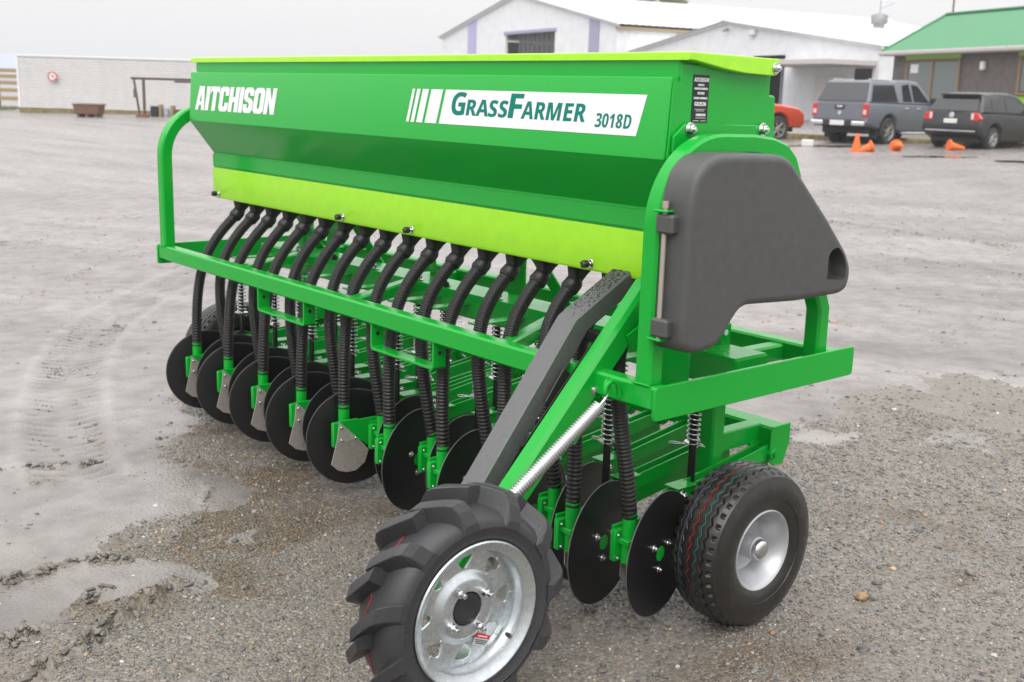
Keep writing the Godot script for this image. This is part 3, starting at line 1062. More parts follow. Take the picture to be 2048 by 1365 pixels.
func office() -> void:
	var e1 := Vector2(2.8, -9.0)
	var turn := atan2(-e1.y, e1.x)
	var o := group(self, "office_building", Transform3D(Basis(Vector3.UP, YARD_TURN) * Basis(Vector3.UP, -turn), at(14.9, 0, 47.6)))
	tag(o, "dark boarded office building with green ribbed roof and lime panels at the right", "building")
	var L := 15.0
	var b := MB.new()
	wave_wall(b, Vector3(.4, .3, -.3), Vector3.UP, Vector3.RIGHT, Vector3.BACK, 3.2, L - .4, .30, .010)
	part(o, "front_wall", b, M.board)
	for ex in [.45, L - .05]:
		part(o, "end_wall", MB.new().bx(ex - .05, ex + .05, .0, 3.5, -6.0, -.31, 0), M.board)
		part(o, "end_wall", MB.new().extrude(V2([-6.0, 3.5, -.31, 3.5, -3.0, 5.1]), Vector3(ex, 0, 0), Vector3(0, 0, 1), Vector3.UP, -.05, .05, 0), M.board)
	part(o, "rear_wall", MB.new().bx(.4, L, .3, 3.5, -6.1, -6.0, 0), M.board)
	var rs := MB.new()
	var ev := Vector3(0, 3.58, .05)
	var rd := Vector3(0, 5.2, -3.0)
	var dir := (rd - ev)
	var out := Vector3(0, 3.05, 1.62).normalized()
	wave_wall(rs, ev, dir.normalized(), Vector3.RIGHT, out, dir.length(), L, .27, .028)
	part(o, "roof_sheet", rs, M.roofgreen)
	var r2 := MB.new()
	wave_wall(r2, Vector3(0, 3.58, -6.1), Vector3(0, 1.62, 3.1).normalized(), Vector3.RIGHT, Vector3(0, 3.1, -1.62).normalized(), 3.49, L, .20, .014)
	part(o, "roof_sheet", r2, M.roofgreen)
	part(o, "ridge_cap", MB.new().bx(-.02, L, 5.17, 5.26, -3.15, -2.85, .02), M.roofgreen)
	part(o, "verge_flashing", MB.new().beam(Vector3(.0, 3.6, .05), Vector3(.0, 5.24, -3.0), .10, .10, Vector3.UP, .02), M.roofgreen)
	part(o, "gutter", MB.new().bx(-.1, L, 3.42, 3.58, .0, .16, .03), M.gutter)
	part(o, "soffit", MB.new().bx(0, L, 3.40, 3.43, -.3, .1, 0), M.gutter)
	part(o, "aerial_pole", MB.new().cyl(Vector3(.25, 5.2, -3.0), Vector3(.25, 7.4, -3.0), .035, 8), M.darktimber)
	part(o, "wall_light", MB.new().bx(5.78, 5.98, 2.78, 3.10, -.3, -.12, .04), M.plate)
	# windows
	for wd in [[1.4, 4.56, .95, 3.18, 2], [7.76, 13.5, 2.0, 3.20, 4]]:
		var W := group(o, "window")
		var x0: float = wd[0]
		var x1: float = wd[1]
		var y0: float = wd[2]
		var y1: float = wd[3]
		var n: int = wd[4]
		for k in n:
			var a := lerpf(x0, x1, float(k) / n)
			var c := lerpf(x0, x1, float(k + 1) / n)
			part(W, "pane", MB.new().bx(a + .04, c - .04, y0 + .04, y1 - .04, -.27, -.25, 0), M.glass)
		for k in n + 1:
			var a := lerpf(x0, x1, float(k) / n)
			part(W, "mullion", MB.new().bx(a - .06, a + .06, y0, y1, -.28, -.20, .01), M.joinery)
		part(W, "sill", MB.new().bx(x0 - .06, x1 + .06, y0 - .10, y0, -.28, -.16, .01), M.joinery)
		part(W, "head", MB.new().bx(x0 - .06, x1 + .06, y1, y1 + .06, -.28, -.2, .01), M.joinery)
		part(o, "lime_fascia", MB.new().bx(x0 - .1, x1 + .08, y1 + .07, y1 + .27, -.29, -.18, .01), M.limedull)
	part(o, "notice", MB.new().bx(1.62, 2.1, 2.72, 3.05, -.249, -.243, 0), M.plate)
	part(o, "lime_panel", MB.new().bx(7.4, 13.5, .5, 1.88, -.285, -.24, .01), M.limepaint)
	part(o, "lime_panel", MB.new().bx(3.2, 7.1, .5, 1.0, -.285, -.24, .01), M.limepaint)

# ---- vehicles: built with the tail at z = 0 and the nose towards -z, wheels on y = 0
func side_shell(poly: PackedVector2Array, wf: Callable, inset := .05) -> MB:
	var b := MB.new()
	var m := poly.size()
	var ar := 0.0
	for i in m:
		ar += poly[i].cross(poly[(i + 1) % m])
	if ar < 0:
		poly.reverse()
	var en := []
	for i in m:
		var e := (poly[(i + 1) % m] - poly[i]).normalized()
		en.append(Vector2(e.y, -e.x))
	var ins := PackedVector2Array()
	for i in m:
		var mt: Vector2 = en[(i + m - 1) % m] + en[i]
		ins.append(poly[i] - mt * (2.0 / maxf(mt.length_squared(), 1.2)) * inset)
	var ti := Geometry2D.triangulate_polygon(ins)
	for s in [-1.0, 1.0]:
		var f := func(p: Vector2, k: float) -> Vector3: return Vector3(s * (wf.call(p.y) - k), p.y, -p.x)
		for k in range(0, ti.size(), 3):
			var q := [f.call(ins[ti[k]], 0.0), f.call(ins[ti[k + 1]], 0.0), f.call(ins[ti[k + 2]], 0.0)]
			var ns := []
			for e in 3:
				var yy: float = q[e].y
				ns.append(Vector3(s, clampf((yy - .78) * .75, -.3, .4), 0).normalized())
			b.trin(q[0], q[1], q[2], ns[0], ns[1], ns[2])
		for i in m:
			var j := (i + 1) % m
			var n0: Vector2 = en[i]
			var a3 := Vector3(s * .8, n0.y, -n0.x).normalized()
			b.trin(f.call(poly[i], inset), f.call(poly[j], inset), f.call(ins[j], 0.0), a3, a3, a3)
			b.trin(f.call(poly[i], inset), f.call(ins[j], 0.0), f.call(ins[i], 0.0), a3, a3, a3)
	for i in m:
		var j := (i + 1) % m
		var n0: Vector2 = en[i]
		var n1: Vector2 = en[i]
		if en[i].dot(en[(i + m - 1) % m]) > .7:
			n0 = (en[i] + en[(i + m - 1) % m]).normalized()
		if en[i].dot(en[j]) > .7:
			n1 = (en[i] + en[j]).normalized()
		var wa: float = wf.call(poly[i].y) - inset
		var wb: float = wf.call(poly[j].y) - inset
		var A := Vector3(-wa, poly[i].y, -poly[i].x)
		var B := Vector3(wa, poly[i].y, -poly[i].x)
		var C := Vector3(wb, poly[j].y, -poly[j].x)
		var E := Vector3(-wb, poly[j].y, -poly[j].x)
		var na := Vector3(0, n0.y, -n0.x)
		var nb := Vector3(0, n1.y, -n1.x)
		b.trin(A, B, C, na, na, nb)
		b.trin(A, C, E, na, nb, nb)
	return b

func arch_pts(cx: float, cy: float, r: float, y0: float) -> Array:
	# from front to rear under the sill line: returns points over the wheel arch
	var o := []
	var a0 := asin((y0 - cy) / r)
	for i in 11:
		var a := lerpf(a0, PI - a0, i / 10.0)
		o.append_array([cx + cos(a) * r, cy + sin(a) * r])
	return o

func side_panel(poly: PackedVector2Array, wf: Callable, s: float, off: float) -> MB:
	var b := MB.new()
	var ti := Geometry2D.triangulate_polygon(poly)
	for k in range(0, ti.size(), 3):
		var q := []
		for e in 3:
			var p: Vector2 = poly[ti[k + e]]
			q.append(Vector3(s * (wf.call(p.y) + off), p.y, -p.x))
		var nn := Vector3(s, .15, 0).normalized()
		b.trin(q[0], q[1], q[2], nn, nn, nn)
	return b

func car_wheel(parent: Node3D, x: float, z: float, r: float, w: float, s: float) -> void:
	var W := group(parent, "wheel", Transform3D(Basis(Vector3.UP, 0.0 if s > 0 else PI), Vector3(x, r, z)))
	part(W, "tyre", MB.new().lathe(Vector3.ZERO, Vector3.RIGHT, [Vector2(r * .66, -w / 2), Vector2(r * .93, -w / 2), Vector2(r, -w / 2 + .03), Vector2(r, w / 2 - .03), Vector2(r * .93, w / 2), Vector2(r * .68, w / 2), Vector2(r * .66, w / 2 - .02)], 36), M.cartyre)
	part(W, "rim", MB.new().lathe(Vector3.ZERO, Vector3.RIGHT, [Vector2(r * .62, -w / 2), Vector2(r * .66, w / 2 - .03), Vector2(r * .68, w / 2 - .005), Vector2(r * .64, w / 2 - .01), Vector2(r * .60, w / 2 - .05), Vector2(r * .58, -w * .2)], 32), M.alloy)
	part(W, "brake_disc", MB.new().cyl(Vector3(-.02, 0, 0), Vector3(.0, 0, 0), r * .58, 24), M.trim)
	for k in 6:
		var a := TAU * k / 6.0 + .3
		part(W, "spoke", MB.new().beam(Vector3(w / 2 - .05, 0, 0), Vector3(w / 2 - .035, cos(a) * r * .63, sin(a) * r * .63), r * .16, .03, Vector3.RIGHT, .006), M.alloy)
	part(W, "hub", MB.new().cyl(Vector3(w / 2 - .07, 0, 0), Vector3(w / 2 - .02, 0, 0), r * .16, 16, .01), M.alloy)

func pickup(o: Node3D, paint: Material, canopy: bool) -> void:
	var wf := func(y: float) -> float:
		if y < 1.16:
			return .925 - .05 * pow(absf(y - .85) / .4, 2.0) * .5
		return lerpf(.90, .70, clampf((y - 1.16) / .68, 0.0, 1.0))
	var p := [0.0, .62, .0, 1.16, .06, 1.20, 3.55, 1.17, 4.35, 1.13, 5.05, 1.04, 5.28, .86, 5.32, .55, 5.2, .42]
	var a1 := arch_pts(4.28, .40, .46, .44)
	p.append_array(a1)
	p.append_array([3.7, .38, 1.72, .38])
	p.append_array(arch_pts(1.18, .40, .46, .44))
	p.append_array([.55, .46, .1, .55])
	part(o, "body", side_shell(V2(p), wf, .05), paint)
	var gh: Array
	if canopy:
		gh = [.04, 1.19, .34, 1.76, .42, 1.80, 1.62, 1.80, 1.72, 1.84, 2.3, 1.86, 2.85, 1.82, 3.62, 1.17]
	else:
		gh = [1.70, 1.19, 1.78, 1.78, 2.3, 1.84, 2.85, 1.80, 3.62, 1.17]
	part(o, "cabin", side_shell(V2(gh), wf, .03), paint)
	for s in [-1.0, 1.0]:
		if canopy:
			part(o, "canopy_window", side_panel(V2([.20, 1.22, .42, 1.68, 1.50, 1.70, 1.60, 1.22]), wf, s, .006), M.canopyglass)
		part(o, "door_window", side_panel(V2([1.86, 1.24, 1.92, 1.70, 2.30, 1.75, 2.36, 1.24]), wf, s, .006), M.carglass)
		part(o, "door_window", side_panel(V2([2.46, 1.24, 2.44, 1.74, 2.80, 1.70, 3.30, 1.24]), wf, s, .006), M.carglass)
		part(o, "sill_step", MB.new().bx(s * .86, s * .99, .30, .37, -3.6, -1.8, .02), M.chrome)
		part(o, "tail_light", MB.new().bx(s * .745, s * .925, .78, 1.15, -.06, .015, .02), M.lampred)
		part(o, "reverse_lamp", MB.new().bx(s * .775, s * .885, .85, .98, .0, .022, .01), M.lampclear)
		part(o, "bumper_corner", MB.new().bx(s * .47, s * .90, .53, .66, -.06, .13, .03), M.chrome)
		part(o, "mud_flap", MB.new().bx(s * .62, s * .88, .16, .50, -.66, -.62, .01), M.trim)
		part(o, "side_mirror", MB.new().bx(s * .93, s * 1.12, 1.20, 1.38, -3.35, -3.22, .03), M.trim)
		for z in [-2.02, -2.68]:
			part(o, "door_handle", MB.new().bx(s * .90, s * .945, 1.02, 1.06, z - .10, z + .10, .01), M.chrome)
	part(o, "bumper", MB.new().bx(-.80, .80, .50, .70, -.1, .09, .03), M.trim)
	part(o, "tailgate_handle", MB.new().bx(-.17, .17, .99, 1.11, -.01, .02, .02), M.trim)
	part(o, "handle_insert", MB.new().bx(-.10, .10, 1.03, 1.09, .0, .026, .008), M.chrome)
	part(o, "badge", MB.new().cyl(Vector3(0, .88, -.005), Vector3(0, .88, .012), .06, 18, .004), M.chrome)
	part(o, "number_plate", MB.new().bx(-.24, .24, .53, .67, .08, .105, .01), M.plate)
	part(o, "under_body", MB.new().bx(-.75, .75, .30, .60, -5.0, -.3, .02), M.trim)
	if canopy:
		var b := MB.new()
		var pts := [Vector3(-.80, 1.22, -.040), Vector3(.80, 1.22, -.040), Vector3(.69, 1.74, -.318), Vector3(-.69, 1.74, -.318)]
		for i in 4:
			pts[i] += Vector3(0, .006, .012)
		b.quad(pts[0], pts[1], pts[2], pts[3])
		part(o, "rear_window", b, M.canopyglass)
		for s in [-1.0, 1.0]:
			part(o, "roof_rail", MB.new().bx(s * .55, s * .60, 1.80, 1.85, -1.5, -.45, .01), M.chrome)
	for s in [-1.0, 1.0]:
		car_wheel(o, s * .80, -1.18, .385, .27, s)
		car_wheel(o, s * .80, -4.28, .385, .27, s)

func hatchback(o: Node3D) -> void:
	var wf := func(y: float) -> float:
		if y < .95:
			return .88 - .04 * pow(absf(y - .6) / .35, 2.0)
		return lerpf(.845, .60, clampf((y - .95) / .57, 0.0, 1.0))
	var p := [.04, .42, .0, .55, .02, .70, .10, .98, 1.2, 1.0, 2.75, .96, 3.3, .92, 3.9, .80, 4.12, .62, 4.15, .40, 4.0, .24, 3.78, .22]
	p.append_array(arch_pts(3.38, .31, .36, .34))
	p.append_array([2.9, .20, 1.2, .20])
	p.append_array(arch_pts(.78, .31, .36, .34))
	p.append_array([.35, .26])
	part(o, "body", side_shell(V2(p), wf, .06), M.blackpaint)
	part(o, "cabin", side_shell(V2([.09, .97, .38, 1.40, .48, 1.47, 1.1, 1.52, 1.75, 1.51, 2.15, 1.45, 2.95, .95]), wf, .04), M.blackpaint)
	for s in [-1.0, 1.0]:
		part(o, "quarter_window", side_panel(V2([.62, 1.04, .72, 1.33, 1.28, 1.38, 1.32, 1.02]), wf, s, .006), M.carglass)
		part(o, "door_window", side_panel(V2([1.40, 1.02, 1.38, 1.39, 1.80, 1.38, 2.12, 1.30, 2.55, 1.0]), wf, s, .006), M.carglass)
		part(o, "tail_light", MB.new().extrude(V2([0, .76, .20, .74, .30, .82, .22, .95, .04, .98]), Vector3(s * .565, 0, -.03), Vector3(s, 0, 0), Vector3.UP, -.12 if s > 0 else -.02, .02 if s > 0 else .12, .015), M.lampred)
		part(o, "reverse_lamp", MB.new().bx(s * .575, s * .65, .79, .95, -.03, .008, .012), M.lampclear)
		part(o, "side_mirror", MB.new().bx(s * .86, s * 1.04, .98, 1.12, -2.72, -2.58, .03), M.blackpaint)
		part(o, "door_handle", MB.new().bx(s * .87, s * .895, .84, .87, -1.66, -1.46, .01), M.blackpaint)
	var b := MB.new()
	b.quad(Vector3(-.70, 1.02, -.105), Vector3(.70, 1.02, -.105), Vector3(.56, 1.40, -.36), Vector3(-.56, 1.40, -.36))
	part(o, "rear_window", b, M.carglass)
	part(o, "spoiler", MB.new().bx(-.56, .56, 1.42, 1.48, -.52, -.26, .02), M.blackpaint)
	part(o, "spoiler_gap", MB.new().bx(-.46, .46, 1.385, 1.425, -.50, -.30, .01), M.trim)
	part(o, "wiper", MB.new().beam(Vector3(-.15, 1.02, -.08), Vector3(.28, 1.0, -.075), .02, .02, Vector3.UP, 0), M.trim)
	part(o, "badge", MB.new().cyl(Vector3(0, .90, -.06), Vector3(0, .90, -.01), .075, 18, .004), M.chrome)
	part(o, "number_plate", MB.new().bx(-.19, .19, .68, .80, -.02, .04, .01), M.plate)
	part(o, "bumper_strip", MB.new().bx(-.74, .74, .46, .50, -.02, .03, .012), M.alloy)
	part(o, "under_body", MB.new().bx(-.7, .7, .18, .40, -3.9, -.25, .02), M.trim)
	for s in [-1.0, 1.0]:
		car_wheel(o, s * .745, -.78, .305, .20, s)
		car_wheel(o, s * .745, -3.38, .305, .20, s)

func vehicles() -> void:
	var o := group(self, "pickup_truck", place(9.25, 33.0, .86))
	tag(o, "grey pickup truck with a dark windowed canopy parked facing the office", "pickup truck")
	pickup(o, M.utepaint, true)
	var h := group(self, "hatchback", place(11.72, 31.0, .90))
	tag(h, "black hatchback parked beside the grey pickup at the right edge", "car")
	hatchback(h)
	var r := group(self, "pickup_truck", place(3.78, 34.2, 1.12))
	tag(r, "orange red pickup half hidden behind the drill", "pickup truck")
	pickup(r, M.redpaint, false)

func puddles() -> void:
	for e in [[9.9, 26.6, .8, .35, 1], [11.6, 25.2, .9, .40, 2], [8.4, 31.2, 1.0, .5, 5], [6.6, 30.6, .9, .5, 6]]:
		var b := MB.new()
		var c := at(e[0], 0, e[1])
		var y := base_h(c.x, c.z) + .012
		var u := Basis(Vector3.UP, YARD_TURN) * Vector3.RIGHT
		var w := Basis(Vector3.UP, YARD_TURN) * Vector3.BACK
		var ring := []
		for k in 48:
			var a := TAU * k / 48.0
			var rr: float = 1.0 + n_edge.get_noise_2d(cos(a) * 1.1 + e[4] * 7.0, sin(a) * 1.1) * .9
			var q: Vector3 = c + u * cos(a) * e[2] * rr + w * sin(a) * e[3] * rr
			ring.append(Vector3(q.x, slope_h(q.x, q.z) - slope_h(c.x, c.z) + y, q.z))
		for k in 48:
			b.trin(Vector3(c.x, y, c.z), ring[k], ring[(k + 1) % 48], Vector3.UP, Vector3.UP, Vector3.UP)
		tag(part(self, "ground_puddle", b, M.water), "shallow rain puddle in the yard", "", "", "structure")

func yard_things() -> void:
	var cone := MB.new().lathe(Vector3.ZERO, Vector3.UP, [Vector2(0, .0), Vector2(.17, .0), Vector2(.17, .035), Vector2(.12, .04), Vector2(.035, .44), Vector2(0, .45)], 20).mesh()
	var bowl := MB.new().lathe(Vector3.ZERO, Vector3.UP, [Vector2(0, 0), Vector2(.11, 0), Vector2(.19, .18), Vector2(.20, .20), Vector2(.18, .20), Vector2(.10, .03), Vector2(0, .03)], 20).mesh()
	var list := [
		[8.58, 28.8, cone, Basis(), "upright orange cone below the tailgate of the grey pickup"],
		[8.95, 28.7, cone, Basis(Vector3(0, 0, 1), 1.9), "orange cone lying on its side by the pickup's rear wheel"],
		[9.78, 29.4, cone, Basis(Vector3(1, 0, 0), 1.5), "tipped orange cone between the pickup and the black hatchback"],
		[11.35, 30.0, cone, Basis(Vector3(0, 0, 1), -1.7), "orange cone lying under the black hatchback's bumper"]]
	for e in list:
		var t := place(e[0], e[1])
		t.basis = t.basis * e[3]
		t.origin.y += .0 if e[3] == Basis() else .12
		var g := group(self, "traffic_cone", t)
		same(g, "cone_body", e[2], M.orange)
		tag(g, e[4], "traffic cone", "orange cones around the parked vehicles")
	var kb := group(self, "kerb_block", place(10.4, 34.6, 0.5))
	tag(kb, "low mossy concrete kerb in front of the office", "kerb")
	part(kb, "block", MB.new().bx(-3.5, 6.5, -.1, .16, -.2, .2, .03), M.concrete)
	var rp := group(self, "loading_ramp", place(8.25, 36.8, .2))
	tag(rp, "blue steel ramp leaning up behind the red pickup", "ramp")
	for x in [-.16, .16]:
		part(rp, "ramp_rail", MB.new().beam(Vector3(-.45, .22, x), Vector3(.30, .72, x), .05, .10, Vector3.UP, .01), M.steelblue)
	for k in 5:
		part(rp, "ramp_rung", MB.new().beam(Vector3(-.4 + k * .16, .25 + k * .107, -.16), Vector3(-.4 + k * .16, .25 + k * .107, .16), .04, .03, Vector3.UP, .0), M.steelblue)
	part(rp, "ramp_leg", MB.new().bx(.20, .28, -.05, .68, -.2, .2, .01), M.steelblue)
	var bk := group(self, "white_block", place(8.05, 31.6, .3))
	tag(bk, "pale concrete block under the pickup's tail", "block")
	part(bk, "block", MB.new().bx(-.16, .16, -.05, .16, -.1, .1, .02), M.plate)
	# along the corrugated store
	var sk := group(self, "steel_skip", place(-17.4, 46.2))
	tag(sk, "rusty brown steel bin against the corrugated store", "bin")
	part(sk, "tub", MB.new().extrude(V2([-.50, .12, .46, .12, .52, .50, -.54, .50]), Vector3.ZERO, Vector3.RIGHT, Vector3.UP, -.35, .35, .02), M.rust)
	part(sk, "lip", MB.new().bx(-.57, .55, .49, .53, -.38, .38, .01), M.rust)
	for x in [-.34, .02, .36]:
		part(sk, "foot", MB.new().bx(x - .06, x + .06, -.05, .13, -.3, .3, .01), M.darktimber)
	var rk := group(self, "pipe_rack", place(-15.9, 47.2))
	tag(rk, "brown steel rack with a long top beam before the corrugated store", "rack")
	part(rk, "top_beam", MB.new().bx(-.1, 6.5, 1.52, 1.62, -.05, .05, .01), M.brownsteel)
	part(rk, "lower_beam", MB.new().bx(1.7, 6.5, 1.44, 1.51, -.04, .06, .01), M.brownsteel)
	part(rk, "post", MB.new().beam(Vector3(.02, 1.52, 0), Vector3(.22, -.05, 0), .08, .08, Vector3(0, 0, 1), .01), M.brownsteel)
	part(rk, "post", MB.new().bx(.36, .46, -.05, 1.52, -.05, .05, .01), M.brownsteel)
	part(rk, "post", MB.new().bx(6.2, 6.3, -.05, 1.52, -.05, .05, .01), M.brownsteel)
	part(rk, "tag_plate", MB.new().bx(.0, .13, .80, 1.15, .05, .09, .01), M.rust)
	part(rk, "foot", MB.new().bx(.1, .56, -.08, .12, -.2, .2, .02), M.rust)
	var junk := [
		[-15.28, .28, .42, M.trim, "crate", "dark plastic crate nearest the rack posts"],
		[-15.02, .10, .50, M.timber, "timber_offcut", "upright timber offcut beside the dark crate"],
		[-14.80, .26, .36, M.slate, "drum", "blue grey drum among the scrap under the rack"],
		[-14.52, .12, .44, M.timber, "timber_offcut", "pale timber offcut in the middle of the scrap"],
		[-14.30, .24, .30, M.rust, "crate", "rusty steel crate among the scrap under the rack"],
		[-14.0, .30, .22, M.trim, "crate", "low black crate toward the drill's arch"],
		[-13.60, .42, .34, M.gutter, "sack", "pale grey sack slumped toward the drill's arch"]]
	for e in junk:
		var g := group(self, e[4], place(e[0], 47.9))
		tag(g, e[5], "drum" if e[4] == "drum" else ("sack" if e[4] == "sack" else ("timber" if e[4] == "timber_offcut" else "crate")))
		if e[4] == "drum":
			part(g, "shell", MB.new().lathe(Vector3.ZERO, Vector3.UP, [Vector2(e[1] / 2, -.05), Vector2(e[1] / 2, e[2] * .33), Vector2(e[1] / 2 + .01, e[2] * .36), Vector2(e[1] / 2, e[2] * .4), Vector2(e[1] / 2, e[2]), Vector2(0, e[2])], 18), e[3])
		elif e[4] == "sack":
			part(g, "bag", MB.new().lathe(Vector3.ZERO, Vector3.UP, [Vector2(e[1] / 2, -.05), Vector2(e[1] / 2 + .04, e[2] * .3), Vector2(e[1] / 2, e[2] * .7), Vector2(.08, e[2] * .95), Vector2(0, e[2])], 14), e[3])
		else:
			part(g, "box", MB.new().bx(-e[1] / 2, e[1] / 2, -.05, e[2], -.2, .2, .02), e[3])
			part(g, "lid", MB.new().bx(-e[1] / 2 - .01, e[1] / 2 + .01, e[2], e[2] + .03, -.21, .21, .01), e[3])

func trees() -> void:
	var r := RandomNumberGenerator.new()
	for e in [[6.9, 128.0, 4.2, 11.7, 91, "olive green tree above the ridge of the white shed, nearer the apex"], [13.3, 130.0, 4.6, 11.4, 92, "olive green tree above the white shed roof, farther from the apex"]]:
		r.seed = e[4]
		var o := group(self, "tree", place(e[0], e[1]))
		tag(o, e[5], "tree", "trees behind the white shed")
		part(o, "trunk", MB.new().tube(PackedVector3Array([Vector3(0, -.2, 0), Vector3(.1, 3, 0), Vector3(-.1, 6, .2), Vector3(.1, e[3], 0)]), PackedFloat32Array([.32, .26, .18, .05]), 10), M.bark)
		for k in 7:
			var a := TAU * k / 7.0
			var y0: float = 5.0 + k * .55
			part(o, "limb", MB.new().tube(PackedVector3Array([Vector3(0, y0, 0), Vector3(cos(a) * 1.0, y0 + .9, sin(a) * 1.0), Vector3(cos(a) * 2.2, y0 + 1.6, sin(a) * 2.2)]), PackedFloat32Array([.10, .07, .02]), 7), M.bark)
		var b := MB.new()
		var clumps := []
		for k in 60:
			var d := Vector3(r.randfn(), r.randfn() * .75, r.randfn()).normalized() * pow(r.randf(), .4)
			clumps.append(Vector3(d.x * e[2], e[3] - .6 + d.y * 2.4, d.z * e[2]))
		for k in 14000:
			var c: Vector3 = clumps[r.randi() % clumps.size()]
			var p := c + Vector3(r.randfn(), r.randfn(), r.randfn()) * .32
			var u := Vector3(r.randfn(), r.randfn(), r.randfn()).normalized()
			var w := u.cross(Vector3(r.randfn(), r.randfn(), r.randfn())).normalized()
			var l := r.randf_range(.09, .17)
			b.tri(p - u * l, p + w * l * .5, p + u * l)
			b.tri(p - u * l, p + u * l, p - w * l * .5)
		part(o, "crown", b, M.leaf)

# ---------------------------------------------------------------- the seed drill
const ZX := Vector3(0, 0, 1)

func ex_side(poly: PackedVector2Array, x0: float, x1: float, ch := 0.002, mb: MB = null) -> MB:
	# polygon given as (z, y), extruded along x
	var b := mb if mb else MB.new()
	# U = z axis, V = y axis -> W = z cross y = -x
	return b.extrude(poly, Vector3.ZERO, Vector3(0, 0, 1), Vector3(0, 1, 0), -maxf(x0, x1), -minf(x0, x1), ch)

func spring_mesh(h: float, r: float, wire: float, turns: float) -> ArrayMesh:
	var p := PackedVector3Array()
	var steps := int(turns * 14)
	for i in steps + 1:
		var t := float(i) / steps
		var a := t * turns * TAU
		p.append(Vector3(cos(a) * r, t * h, sin(a) * r))
	return MB.new().tube(p, wire, 6).mesh()

func bez(p0: Vector3, p1: Vector3, p2: Vector3, p3: Vector3, t: float) -> Vector3:
	return p0.bezier_interpolate(p1, p2, p3, t)

func build_drill() -> void:
	var D := group(self, "seed_drill")
	tag(D, "green and lime seed drill with black hoses and disc openers standing on the wet yard", "seed drill")
	build_hopper(D)
	build_frame(D)
	build_openers(D)
	build_hoses(D)
	build_drive(D)
	build_wheels(D)

